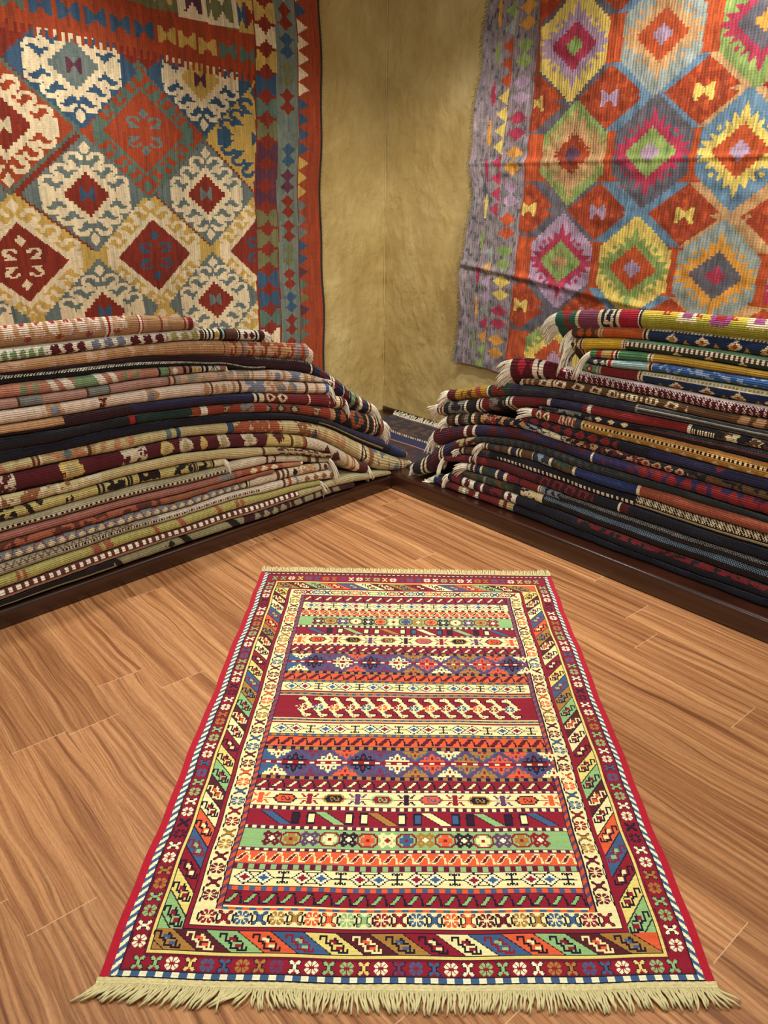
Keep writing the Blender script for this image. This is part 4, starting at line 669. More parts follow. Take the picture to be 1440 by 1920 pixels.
('L',[(.409,.2376,.2002),(.45,.2443,.2057),(.5,.253,.2105),(.55,.2579,.2153),(.6,.2634,.2194),(.65,.2693,.2216),(.7,.2656,.2239),(.75,.2685,.2261),(.8,.269,.2286),(.85,.2691,.2311),(.9,.2691,.2337),(.95,.2691,.2362),(1.0,.2681,.2349),(1.05,.2672,.2335),(1.1,.2662,.2322),(1.15,.2652,.2308),(1.2,.2673,.2313),(1.25,.2712,.2333),(1.3,.2752,.2353),(1.35,.2791,.2373),(1.4,.28,.2378),(1.45,.2791,.237),(1.5,.2781,.2362),(1.55,.2772,.2354),(1.6,.2763,.2345),(1.65,.2759,.234),(1.7,.2756,.2337),(1.75,.2754,.2333),(1.8,.2751,.233),(1.85,.2748,.2327),(1.9,.2746,.2323),(1.95,.2743,.232),(2.0,.274,.2316),(2.05,.2738,.2313),(2.1,.2735,.231),(2.15,.2732,.2306),(2.2,.273,.2303),(2.25,.2727,.2299)],[['f',.854,9.0,'gb3'],['m',.854,9.0,.0365,.45,.45,'di','cr'],['T',.854,9.0,.073,'mr3'],['f',.867,9.0,'bk2',.0,.1],['b',.84,.862,['bk2','cr','bk2']],['f',-9.0,.84,'pw2'],['b',.621,.702,['br','pw2','br','pw2','br','pw2']],['m',.586,.621,.0347,.5,.6,'di','bk2'],['n',.487,.586,60,.4,'tn'],['b',.443,.462,['br','pw2']],['m',.409,.443,.031,.5,.6,'di','mr2']],None,'grey blue carpet with a trapezoid border line and cream stars, left pile'),
('L',[(.361,.1874,.1467),(.4,.199,.1496),(.45,.2057,.1639),(.5,.2105,.1691),(.55,.2153,.1749),(.6,.2194,.1795),(.65,.2216,.1804),(.7,.2239,.1813),(.75,.2261,.1822),(.8,.2286,.1858),(.85,.2311,.1903),(.9,.2337,.1949),(.95,.2362,.1994),(1.0,.2349,.1985),(1.05,.2335,.1973),(1.1,.2322,.1961),(1.15,.2308,.1949),(1.2,.2313,.195),(1.25,.2333,.1967),(1.3,.2353,.1983),(1.35,.2373,.1999),(1.4,.2378,.2002),(1.45,.237,.1986),(1.5,.2362,.197),(1.55,.2354,.1953),(1.6,.2345,.1937),(1.65,.234,.1926),(1.7,.2337,.192),(1.75,.2333,.1914),(1.8,.233,.1908),(1.85,.2327,.1902),(1.9,.2323,.1895),(1.95,.232,.1889),(2.0,.2316,.1883),(2.05,.2313,.1877),(2.1,.231,.187),(2.15,.2306,.1864),(2.2,.2303,.1858),(2.25,.2299,.1852)],[['f',1.264,9.0,'gk2'],['z',1.376,9.0,.5,.8,.0254,'br4'],['f',-9.0,9.0,'kh3',.0,.2],['f',-9.0,1.264,'pw3'],['d',.789,1.639,.42,.54,.0112,'bk2','pw3'],['b',.623,.669,['br','pw2','rs3']],['f',-9.0,.617,'pw2'],['s',.582,.599,'gb'],['m',.361,.557,.0497,.5,.5,'di','br2']],None,'pale grey carpet with a fine zigzag and a dotted line, left pile'),
('L',[(.459,.1649,.14),(.5,.1691,.143),(.55,.1749,.148),(.6,.1795,.1517),(.65,.1804,.1505),(.7,.1813,.1492),(.75,.1822,.148),(.8,.1858,.1493),(.85,.1903,.1518),(.9,.1949,.1542),(.95,.1994,.1567),(1.0,.1985,.1563),(1.05,.1973,.1556),(1.1,.1961,.1548),(1.15,.1949,.154),(1.2,.195,.1541),(1.25,.1967,.1554),(1.3,.1983,.1567),(1.35,.1999,.158),(1.4,.2002,.1584),(1.45,.1986,.1569),(1.5,.197,.1553),(1.55,.1953,.1538),(1.6,.1937,.1523),(1.65,.1926,.1508),(1.7,.192,.1493),(1.75,.1914,.1478),(1.8,.1908,.1463),(1.85,.1902,.1448),(1.9,.1895,.1433),(1.95,.1889,.1418),(2.0,.1883,.1403),(2.05,.1877,.1388),(2.1,.187,.1373),(2.15,.1864,.1358),(2.2,.1858,.1343),(2.25,.1852,.1328)],[['f',-9.0,9.0,'ol2'],['m',1.77,1.813,.0219,.6,.6,'fl','tc3'],['m',1.453,1.546,.0451,.6,.8,'fl','tc3'],['s',1.269,1.296,'tc3'],['s',1.153,1.19,'tc3'],['s',.984,1.016,'tc3'],['m',.873,.927,.027,.6,.6,'fl','tc3']],(0.058, 0.9, 12),'olive yellow carpet with small rust flecks, left pile'),
('L',[(.004,.0923,.0743),(.05,.1046,.0786),(.1,.1234,.0836),(.15,.1153,.0889),(.2,.1302,.0943),(.25,.1489,.1011),(.3,.1423,.1069),(.35,.1459,.1104),(.4,.1496,.1139),(.45,.1394,.1156),(.5,.143,.114),(.55,.148,.1128),(.6,.1517,.1118),(.65,.1505,.1116),(.7,.1492,.1115),(.75,.148,.1113),(.8,.1493,.1129),(.85,.1518,.1154),(.9,.1542,.118),(.95,.1567,.1205),(1.0,.1563,.121),(1.05,.1556,.1211),(1.1,.1548,.1213),(1.15,.154,.1214),(1.2,.1541,.1211),(1.25,.1554,.1202),(1.3,.1567,.1193),(1.35,.158,.1183),(1.4,.1584,.1175),(1.45,.1569,.117),(1.5,.1553,.1166),(1.55,.1538,.1161),(1.6,.1523,.1157),(1.65,.1508,.1148),(1.7,.1493,.1127),(1.75,.1478,.1107),(1.8,.1463,.1086),(1.85,.1448,.1066),(1.9,.1433,.1045),(1.95,.1418,.1024),(2.0,.1403,.1004),(2.05,.1388,.0983),(2.1,.1373,.0963),(2.15,.1358,.0942),(2.2,.1343,.0922),(2.25,.1328,.0901)],[['f',-9.0,9.0,'pk3'],['f',-9.0,9.0,'br3',.42,1.5],['d',-9.0,9.0,.5,.85,.0275,'br3','wh'],['f',-9.0,.59,'kh3']],None,'pale pink carpet with a brown edge of white squares, second-lowest in left pile'),
('L',[(.25,.1012,.0728),(.3,.1069,.075),(.35,.1104,.0772),(.4,.1139,.0793),(.45,.1156,.0802),(.5,.114,.078),(.55,.1128,.0758),(.6,.1118,.0739),(.65,.1116,.0737),(.7,.1115,.0736),(.75,.1113,.0735),(.8,.1129,.0742),(.85,.1154,.0756),(.9,.118,.077),(.95,.1205,.0784),(1.0,.121,.0788),(1.05,.1211,.0788),(1.1,.1213,.0789),(1.15,.1214,.0789),(1.2,.1211,.079),(1.25,.1202,.079),(1.3,.1193,.0791),(1.35,.1183,.0791),(1.4,.1175,.0792),(1.45,.117,.0798),(1.5,.1166,.0804),(1.55,.1161,.081),(1.6,.1157,.0816),(1.65,.1148,.082),(1.7,.1127,.0815),(1.75,.1107,.0811),(1.8,.1086,.0806),(1.85,.1066,.0801),(1.9,.1045,.0797),(1.95,.1024,.0792),(2.0,.1004,.0787),(2.05,.0983,.0782),(2.1,.0963,.0778),(2.15,.0942,.0773),(2.2,.0922,.0768),(2.25,.0901,.0763)],[['f',-9.0,9.0,'gk3'],['f',1.47,9.0,'bk2',.45,1.5],['s',1.429,1.47,'bk2'],['m',1.209,1.255,.0366,.5,.6,'di','bk2'],['s',1.131,1.186,'bk2'],['s',.9,.965,'bk2'],['f',-9.0,.884,'dm2'],['m',.651,.829,.0472,.5,.8,'di','gk3'],['m',.334,.636,.0568,.5,1.0,'fl','gk3'],['b',.491,.517,['gk3','dm2']],['b',.428,.447,['gk3']]],None,'olive grey carpet turning dark maroon floral, bottom of the left pile'),
('R',[(.846,.9662,.8962),(.9,.9742,.9067),(.95,.9821,.9143),(1.0,.9894,.9226),(1.05,.9957,.9295),(1.1,1.0021,.9354),(1.15,1.0074,.9408),(1.2,1.0109,.9451),(1.25,1.0144,.9494),(1.3,1.0177,.9536),(1.35,1.02,.9558),(1.4,1.0222,.9579),(1.45,1.0245,.96),(1.5,1.0267,.9614),(1.55,1.0288,.9623),(1.6,1.031,.9633),(1.65,1.0331,.9642),(1.7,1.0353,.9651),(1.75,1.0374,.966),(1.8,1.0396,.9669),(1.85,1.0417,.9678),(1.9,1.0439,.9688),(1.95,1.046,.9697),(2.0,1.0482,.9867),(2.05,1.0503,.9887),(2.1,1.0525,.9908),(2.15,1.0547,.9928),(2.2,1.0568,.9949),(2.25,1.059,.9969)],[['f',-9.0,.945,'dg2'],['m',.869,.934,.0602,.4,.9,'hk','rd'],['b',.938,.952,['cr']],['f',.95,1.034,'pu'],['b',1.032,1.045,['cr']],['f',1.045,1.105,'nv'],['M',1.049,1.101,.0519,.6,1.0,'fl','cr','nv'],['b',1.103,1.116,['cr']],['f',1.114,1.192,'rd3'],['b',1.19,1.204,['wh','nv']],['f',1.204,9.0,'lm'],['f',1.204,9.0,'ye',.6,1.5],['M',1.252,9.0,.2329,.72,.6,'sq','cr','pu2'],['M',1.374,9.0,.2125,.72,.6,'sq','pu2','rd'],['m',1.226,9.0,.1164,.8,.3,'hk','rd'],['f',1.204,9.0,'dm',.0,.1],['d',1.204,9.0,.03,.09,.0092,'wh','dm']],(0.072, 0.75, 60),'lime, purple and red folded carpet with a large cream fringe, topmost of the right pile'),
('R',[(.918,.9094,.8718),(.95,.9143,.8758),(1.0,.9226,.8836),(1.05,.9295,.8899),(1.1,.9354,.8964),(1.15,.9408,.9016),(1.2,.9451,.9043),(1.25,.9494,.9064),(1.3,.9536,.9085),(1.35,.9558,.9099),(1.4,.9579,.9111),(1.45,.96,.9123),(1.5,.9614,.9128),(1.55,.9623,.9124),(1.6,.9633,.9121),(1.65,.9642,.9118),(1.7,.9651,.9115),(1.75,.966,.9112),(1.8,.9669,.9108),(1.85,.9678,.9105),(1.9,.9688,.9102),(1.95,.9697,.9099),(2.0,.9545,.9096),(2.05,.9543,.9092),(2.1,.9541,.9089),(2.15,.9539,.9086),(2.2,.9537,.9083),(2.25,.9535,.908)],[['f',-9.0,1.036,'br'],['m',.94,1.027,.0363,.5,.8,'di','or'],['b',1.031,1.054,['cr','tn','cr']],['f',1.054,1.215,'or'],['b',1.211,1.233,['cr','dm','cr']],['f',1.233,9.0,'nv4'],['f',1.233,9.0,'wh',.72,1.5],['d',1.233,9.0,.74,.84,.013,'br','wh'],['M',1.27,9.0,.1072,.42,.5,'di','cr','rs'],['m',1.298,9.0,.0506,.3,.35,'tr','go']],(0.098, 1.35, 44),'orange and navy carpet with a long hanging cream fringe, second in the right pile'),
('R',[(.92,.872,.8227),(.95,.8758,.8271),(1.0,.8836,.8387),(1.05,.8899,.8459),(1.1,.8964,.8539),(1.15,.9016,.8599),(1.2,.9043,.8625),(1.25,.9064,.8651),(1.3,.9085,.868),(1.35,.9099,.8693),(1.4,.9111,.8697),(1.45,.9123,.8701),(1.5,.9128,.8704),(1.55,.9124,.8702),(1.6,.9121,.8699),(1.65,.9118,.8697),(1.7,.9115,.8695),(1.75,.9112,.8693),(1.8,.9108,.869),(1.85,.9105,.8688),(1.9,.9102,.8686),(1.95,.9099,.8684),(2.0,.9096,.8681),(2.05,.9092,.8679),(2.1,.9089,.8677),(2.15,.9086,.8675),(2.2,.9083,.8672),(2.25,.908,.867)],[['f',-9.0,.956,'br'],['M',.915,.956,.032,.5,.9,'di','cr','dm'],['b',.956,.975,['cr','br','cr']],['f',.975,1.137,'go2'],['b',1.135,1.155,['cr','rd','cr']],['f',1.153,9.0,'gn2'],['f',1.153,9.0,'dg3',.0,.45],['d',1.153,9.0,.45,.64,.0169,'br','wh'],['M',1.292,9.0,.1118,.25,.4,'di','cr','go']],(0.111, 1.7, 30),'golden yellow carpet turning green, third in the right pile'),
('R',[(1.011,.8403,.8102),(1.05,.8459,.8134),(1.1,.8539,.8191),(1.15,.8599,.8245),(1.2,.8625,.8293),(1.25,.8651,.8341),(1.3,.868,.8368),(1.35,.8693,.8384),(1.4,.8697,.8398),(1.45,.8701,.8411),(1.5,.8704,.8424),(1.55,.8702,.8435),(1.6,.8699,.8446),(1.65,.8697,.8457),(1.7,.8695,.8468),(1.75,.8693,.8479),(1.8,.869,.849),(1.85,.8688,.8501),(1.9,.8686,.8512),(1.95,.8684,.8523),(2.0,.8681,.8534),(2.05,.8679,.8545),(2.1,.8677,.8556),(2.15,.8687,.8567),(2.2,.8698,.8578),(2.25,.8709,.8589)],[['f',-9.0,1.042,'gn3'],['b',1.042,1.06,['rd','rd']],['m',1.06,1.104,.022,.5,.6,'di','go'],['b',1.104,1.134,['rd','cr','dm','cr']],['f',1.134,1.249,'gn3'],['b',1.247,1.267,['cr','dm','cr']],['f',1.267,9.0,'go3']],(0.117, 1.0, 40),'green and dull gold carpet with a bushy cream fringe, right pile'),
('R',[(1.017,.8107,.7886),(1.05,.8134,.7913),(1.1,.8191,.7933),(1.15,.8245,.7955),(1.2,.8293,.799),(1.25,.8341,.8025),(1.3,.8368,.8056),(1.35,.8384,.8075),(1.4,.8398,.8085),(1.45,.8411,.8095),(1.5,.8424,.8105),(1.55,.8435,.812),(1.6,.8446,.8135),(1.65,.8457,.815),(1.7,.8468,.8166),(1.75,.8479,.8181),(1.8,.849,.8196),(1.85,.8501,.8212),(1.9,.8512,.8227),(1.95,.8523,.8242),(2.0,.8534,.8257),(2.05,.8545,.8273),(2.1,.8556,.8288),(2.15,.8567,.8303),(2.2,.8578,.8319),(2.25,.8589,.8334)],[['f',-9.0,1.095,'nv4'],['m',1.028,1.09,.0311,.5,.6,'di','cr'],['b',1.09,1.117,['cr','rd','cr']],['f',1.117,1.252,'lb'],['b',1.25,1.27,['cr','mr','cr']],['f',1.27,9.0,'bl4'],['n',1.27,9.0,70,.62,'lb2'],['f',1.27,9.0,'gn3',.0,.2]],None,'light blue carpet turning denim blue, right pile'),
('R',[(.986,.7861,.7564),(1.05,.7913,.7549),(1.1,.7933,.7553),(1.15,.7955,.7559),(1.2,.799,.7569),(1.25,.8025,.7576),(1.3,.8056,.7578),(1.35,.8075,.7581),(1.4,.8085,.7584),(1.45,.8095,.7588),(1.5,.8105,.7591),(1.55,.812,.7596),(1.6,.8135,.7601),(1.65,.815,.7607),(1.7,.8166,.7612),(1.75,.8181,.7617),(1.8,.8196,.7623),(1.85,.8212,.7628),(1.9,.8227,.7633),(1.95,.8242,.7639),(2.0,.8257,.7644),(2.05,.8273,.7649),(2.1,.8288,.7655),(2.15,.8303,.766),(2.2,.8319,.7665),(2.25,.8334,.7671)],[['f',-9.0,1.051,'gn2'],['M',1.0,1.041,.0369,.5,.6,'di','rd','cr'],['b',1.048,1.068,['cr','gn','cr']],['f',1.066,1.216,'rd4'],['b',1.214,1.235,['cr','dm','cr']],['f',1.235,9.0,'nv4'],['f',1.235,9.0,'gn4',.75,1.5],['f',1.235,9.0,'wh',.55,.76],['d',1.235,9.0,.6,.7,.0133,'go','wh'],['M',1.31,9.0,.1089,.3,.5,'di','cr','rs'],['m',1.274,9.0,.057,.2,.3,'tr','go']],None,'carpet with a green tip, red panel and navy figures below a white line, right pile'),
('R',[(.648,.7601,.6506),(.7,.7663,.6756),(.75,.7724,.685),(.8,.7721,.6933),(.85,.7696,.7001),(.9,.7667,.7065),(.95,.7626,.7084),(1.0,.7567,.7103),(1.05,.7549,.7111),(1.1,.7553,.7114),(1.15,.7559,.7116),(1.2,.7569,.7129),(1.25,.7576,.7143),(1.3,.7578,.7156),(1.35,.7581,.7166),(1.4,.7584,.7154),(1.45,.7588,.7142),(1.5,.7591,.713),(1.55,.7596,.7144),(1.6,.7601,.7171),(1.65,.7607,.7197),(1.7,.7612,.7223),(1.75,.7617,.7249),(1.8,.7623,.7275),(1.85,.7628,.7301),(1.9,.7633,.7327),(1.95,.7639,.7353),(2.0,.7644,.7379),(2.05,.7649,.7405),(2.1,.7655,.7432),(2.15,.766,.7458),(2.2,.7665,.7484),(2.25,.7671,.751)],[['f',-9.0,9.0,'mr4'],['m',.675,.767,.0632,.6,.6,'di','rd3'],['b',.762,.812,['wh','mr4','mr4','wh']],['m',.767,.807,.0202,.5,.9,'di','wh'],['n',.817,.917,60,.6,'rd3'],['f',.905,9.0,'pw4',.55,1.5],['d',.917,9.0,.25,.62,.0221,'mr4','pw4'],['D',.917,9.0,.2,.7,.011,'mr4']],(0.072, 0.35, 50),'deep maroon carpet with a thick fringed end and white toothed edge, right pile'),
('R',[(.718,.679,.6542),(.75,.685,.6579),(.8,.6933,.6635),(.85,.7001,.6679),(.9,.7065,.6724),(.95,.7084,.6743),(1.0,.7103,.6762),(1.05,.7111,.6775),(1.1,.7114,.6785),(1.15,.7116,.6795),(1.2,.7129,.6808),(1.25,.7143,.682),(1.3,.7156,.6833),(1.35,.7166,.6844),(1.4,.7154,.6841),(1.45,.7142,.6839),(1.5,.713,.6836),(1.55,.7144,.6839),(1.6,.7171,.6847),(1.65,.7197,.6856),(1.7,.7223,.6864),(1.75,.7249,.6872),(1.8,.7275,.688),(1.85,.7301,.6888),(1.9,.7327,.6896),(1.95,.7353,.6904),(2.0,.7379,.6912),(2.05,.7405,.692),(2.1,.7432,.6929),(2.15,.7458,.6937),(2.2,.7484,.6945),(2.25,.751,.6953)],[['f',-9.0,9.0,'br5'],['b',.733,.772,['tn','br5','tn']],['M',.784,1.421,.0771,.5,.8,'fl','cr','br3'],['b',.836,.874,['cr','cr','br5','cr']],['d',1.133,1.303,.4,.7,.0188,'cr','br5'],['m',1.587,9.0,.0522,.5,1,'fl','tn']],(0.019, 0.3, 14),'brown carpet with worn cream figures, right pile'),
('R',[(.308,.5526,.5013),(.35,.5635,.5125),(.4,.5784,.5273),(.45,.5934,.5421),(.5,.6088,.5571),(.55,.6242,.5702),(.6,.6351,.5819),(.65,.6504,.5934),(.7,.6522,.6031),(.75,.6579,.6115),(.8,.6635,.6186),(.85,.6679,.6239),(.9,.6724,.6293),(.95,.6743,.6324),(1.0,.6762,.6351),(1.05,.6775,.6373),(1.1,.6785,.6388),(1.15,.6795,.6403),(1.2,.6808,.6425),(1.25,.682,.6449),(1.3,.6833,.6474),(1.35,.6844,.6499),(1.4,.6841,.6501),(1.45,.6839,.6501),(1.5,.6836,.6509),(1.55,.6839,.6516),(1.6,.6847,.6521),(1.65,.6856,.6526),(1.7,.6864,.6531),(1.75,.6872,.6536),(1.8,.688,.6542),(1.85,.6888,.6547),(1.9,.6896,.6552),(1.95,.6904,.6557),(2.0,.6912,.6562),(2.05,.692,.6567),(2.1,.6929,.6572),(2.15,.6937,.6577),(2.2,.6945,.6582),(2.25,.6953,.6587)],[['f',-9.0,.358,'mr4'],['f',.358,.541,'go4'],['n',.373,.456,55,.5,'br3'],['s',.471,.515,'rs4'],['b',.541,.558,['wh','dk']],['f',.558,.656,'dg3'],['n',.57,.628,55,.42,'rd4'],['f',.656,9.0,'ch'],['n',.656,1.224,70,.6,'nv2'],['l',1.234,9.0,.3,'gy4'],['l',1.234,9.0,.55,'gy4'],['l',1.234,9.0,.8,'gy4'],['b',1.23,1.239,['gy4']]],(0.052, 0.45, 34),'mustard, green and charcoal carpet with a pointed cream fringe, right pile'),
('R',[(.25,.4778,.4226),(.3,.4991,.4359),(.35,.5125,.4503),(.4,.5273,.4654),(.45,.5421,.4804),(.5,.5571,.4953),(.55,.5702,.5213),(.6,.5819,.5351),(.65,.5934,.549),(.7,.6031,.5613),(.75,.6115,.5673),(.8,.6186,.5845),(.85,.6239,.5892),(.9,.6293,.5943),(.95,.6324,.5969),(1.0,.6351,.5988),(1.05,.6373,.6002),(1.1,.6388,.6007),(1.15,.6403,.6012),(1.2,.6425,.603),(1.25,.6449,.6057),(1.3,.6474,.6084),(1.35,.6499,.6111),(1.4,.6501,.6122),(1.45,.6501,.6129),(1.5,.6509,.6144),(1.55,.6516,.616),(1.6,.6521,.6172),(1.65,.6526,.6184),(1.7,.6531,.6196),(1.75,.6536,.6208),(1.8,.6542,.6221),(1.85,.6547,.6233),(1.9,.6552,.6245),(1.95,.6557,.6257),(2.0,.6562,.6269),(2.05,.6567,.6282),(2.1,.6572,.6294),(2.15,.6577,.6306),(2.2,.6582,.6318),(2.25,.6587,.633)],[['f',-9.0,9.0,'dk'],['b',.262,.294,['wh','rs','wh']],['n',.32,.414,60,.45,'gy'],['b',.42,.432,['wh']],['b',.487,.516,['wh','dk','wh']],['f',.516,.595,'rd2'],['n',.547,.632,60,.5,'gy'],['b',.641,.675,['wh','dk','wh']],['f',.675,.845,'rd2'],['b',.842,.858,['wh']],['f',.858,1.01,'nv2'],['b',1.01,1.076,['rd2','wh','rd2']],['f',1.048,1.436,'rd4'],['b',1.432,1.443,['wh']],['f',1.443,9.0,'dk'],['d',1.443,1.531,.3,.6,.0075,'cr','dk'],['m',1.548,9.0,.0791,.6,.8,'fl','cr'],['n',1.493,9.0,50,.55,'br5']],(0.046, 0.3, 34),'brick red and black patterned carpet with a flared cream fringe, right pile'),
('R',[(.809,.5854,.5712),(.85,.5892,.5721),(.9,.5943,.5731),(.95,.5969,.5734),(1.0,.5988,.5734),(1.05,.6002,.5738),(1.1,.6007,.5749),(1.15,.6012,.5761),(1.2,.603,.5775),(1.25,.6057,.5791),(1.3,.6084,.5807),(1.35,.6111,.5824),(1.4,.6122,.5834),(1.45,.6129,.5841),(1.5,.6144,.5841),(1.55,.616,.584),(1.6,.6172,.5842),(1.65,.6184,.5843),(1.7,.6196,.5845),(1.75,.6208,.5847),(1.8,.6221,.5848),(1.85,.6233,.585),(1.9,.6245,.5852),(1.95,.6257,.5853),(2.0,.6269,.5855),(2.05,.6282,.5857),(2.1,.6294,.5858),(2.15,.6306,.586),(2.2,.6318,.5862),(2.25,.633,.5863)],[['f',-9.0,9.0,'nv3'],['n',.784,1.056,60,.52,'gy'],['m',1.056,1.235,.0551,.6,.6,'di','cr'],['f',1.256,9.0,'nv3'],['D',1.361,9.0,.6,1.0,.0106,'gy3'],['l',1.256,9.0,.55,'br3']],None,'dark navy carpet with small pale flecks squeezed in the right pile'),
('R',[(.773,.569,.5301),(.8,.571,.5298),(.85,.5721,.5285),(.9,.5731,.5272),(.95,.5734,.5268),(1.0,.5734,.527),(1.05,.5738,.5271),(1.1,.5749,.5274),(1.15,.5761,.5276),(1.2,.5775,.5279),(1.25,.5791,.5285),(1.3,.5807,.5291),(1.35,.5824,.5286),(1.4,.5834,.5277),(1.45,.5841,.5269),(1.5,.5841,.5265),(1.55,.584,.5264),(1.6,.5842,.5264),(1.65,.5843,.5264),(1.7,.5845,.5263),(1.75,.5847,.5263),(1.8,.5848,.5263),(1.85,.585,.5262),(1.9,.5852,.5262),(1.95,.5853,.5262),(2.0,.5855,.5261),(2.05,.5857,.5261),(2.1,.5858,.5261),(2.15,.586,.526),(2.2,.5862,.526),(2.25,.5863,.526)],[['f',-9.0,9.0,'rd4'],['M',.797,.864,.0364,.5,.9,'di','cr','br'],['M',.906,.985,.0294,.5,1.1,'fl','cr','rs'],['f',.985,1.019,'gy3'],['b',1.014,1.024,['cr']],['f',1.022,9.0,'oc'],['f',1.022,9.0,'or2',.72,1.5],['d',1.022,9.0,.5,.62,.0162,'bk2','cr2'],['m',1.108,9.0,.0586,.28,.3,'di','cr']],(0.065, 0.15, 22),'ochre carpet with a brown and cream dashed line and patterned tip, right pile'),
('R',[(.714,.5268,.5044),(.75,.5303,.5029),(.8,.5298,.4998),(.85,.5285,.4947),(.9,.5272,.4896),(.95,.5268,.4873),(1.0,.527,.4874),(1.05,.5271,.4876),(1.1,.5274,.4879),(1.15,.5276,.4882),(1.2,.5279,.4882),(1.25,.5285,.4874),(1.3,.5291,.4866),(1.35,.5286,.487),(1.4,.5277,.4881),(1.45,.5269,.4893),(1.5,.5265,.4898),(1.55,.5264,.4893),(1.6,.5264,.4889),(1.65,.5264,.4885),(1.7,.5263,.488),(1.75,.5263,.4876),(1.8,.5263,.4872),(1.85,.5262,.4867),(1.9,.5262,.4863),(1.95,.5262,.4858),(2.0,.5261,.4854),(2.05,.5261,.485),(2.1,.5261,.4845),(2.15,.526,.4841),(2.2,.526,.4837),(2.25,.526,.4832)],[['f',-9.0,9.0,'nv3'],['M',.714,1.172,.0542,.55,.7,'di','rd4','rd2'],['b',1.304,1.315,['wh']],['f',1.304,9.0,'nv2'],['l',1.304,9.0,.1,'kh'],['m',1.456,9.0,.2194,.8,.5,'di','rd4']],None,'near-black carpet with scattered red diamonds, right pile'),
('R',[(.308,.4384,.3827),(.35,.4503,.3946),(.4,.4654,.41),(.45,.4804,.4239),(.5,.4953,.4378),(.55,.491,.4472),(.6,.4971,.4552),(.65,.5033,.4632),(.7,.5049,.4691),(.75,.5029,.4703),(.8,.4998,.471),(.85,.4947,.4676),(.9,.4896,.4642),(.95,.4873,.4613),(1.0,.4874,.4588),(1.05,.4876,.4562),(1.1,.4879,.4565),(1.15,.4882,.4568),(1.2,.4882,.4571),(1.25,.4874,.4578),(1.3,.4866,.4585),(1.35,.487,.4593),(1.4,.4881,.4601),(1.45,.4893,.461),(1.5,.4898,.4613),(1.55,.4893,.4604),(1.6,.4889,.4595),(1.65,.4885,.4585),(1.7,.488,.4576),(1.75,.4876,.4566),(1.8,.4872,.4557),(1.85,.4867,.4547),(1.9,.4863,.4538),(1.95,.4858,.4529),(2.0,.4854,.4519),(2.05,.485,.451),(2.1,.4845,.45),(2.15,.4841,.4491),(2.2,.4837,.4482),(2.25,.4832,.4472)],[['f',-9.0,9.0,'dk'],['n',.308,.95,60,.52,'tn'],['b',.308,.51,['dk','br','dk','cr','dk','br','gy','dk','cr','br','dk']],['n',.539,.626,50,.5,'rd4'],['n',.738,.95,70,.55,'lb2'],['n',.82,.975,60,.5,'cr'],['n',.962,1.34,70,.55,'rd2'],['n',.962,1.34,80,.6,'tn'],['M',1.276,1.462,.0447,.5,.8,'di','tn','rd2'],['n',1.462,9.0,50,.45,'br5']],(0.058, 0.4, 30),'dark carpet with busy cream, red and brown speckled bands, right pile'),
('R',[(.236,.3565,.2731),(.3,.3802,.301),(.35,.3946,.3274),(.4,.41,.3505),(.45,.4239,.3676),(.5,.4378,.3846),(.55,.4472,.3954),(.6,.4552,.4033),(.65,.4632,.4112),(.7,.4691,.418),(.75,.4703,.4207),(.8,.471,.4234),(.85,.4676,.4218),(.9,.4642,.4202),(.95,.4613,.4182),(1.0,.4588,.4158),(1.05,.4562,.4133),(1.1,.4565,.4123),(1.15,.4568,.4117),(1.2,.4571,.411),(1.25,.4578,.4115),(1.3,.4585,.412),(1.35,.4593,.4119),(1.4,.4601,.411),(1.45,.461,.4101),(1.5,.4613,.4092),(1.55,.4604,.4086),(1.6,.4595,.4079),(1.65,.4585,.4073),(1.7,.4576,.4066),(1.75,.4566,.406),(1.8,.4557,.4054),(1.85,.4547,.4047),(1.9,.4538,.4041),(1.95,.4529,.4034),(2.0,.4519,.4028),(2.05,.451,.4022),(2.1,.45,.4015),(2.15,.4491,.4009),(2.2,.4482,.4002),(2.25,.4472,.3996)],[['f',-9.0,.499,'mr5'],['n',.294,.422,40,.55,'nv2'],['b',.422,.49,['wh','mr5','mr5','wh']],['f',.493,1.078,'nv2'],['m',.557,.63,.0636,.5,.9,'di','mr5'],['n',.63,1.078,30,.55,'mr5'],['b',1.073,1.082,['wh']],['f',1.082,9.0,'nv5'],['n',1.124,9.0,45,.56,'rd2'],['m',1.271,9.0,.0553,.5,.8,'di','rd4']],(0.065, 1.0, 26),'thick maroon carpet turning purple navy with red blotches, tassels hanging, right pile'),
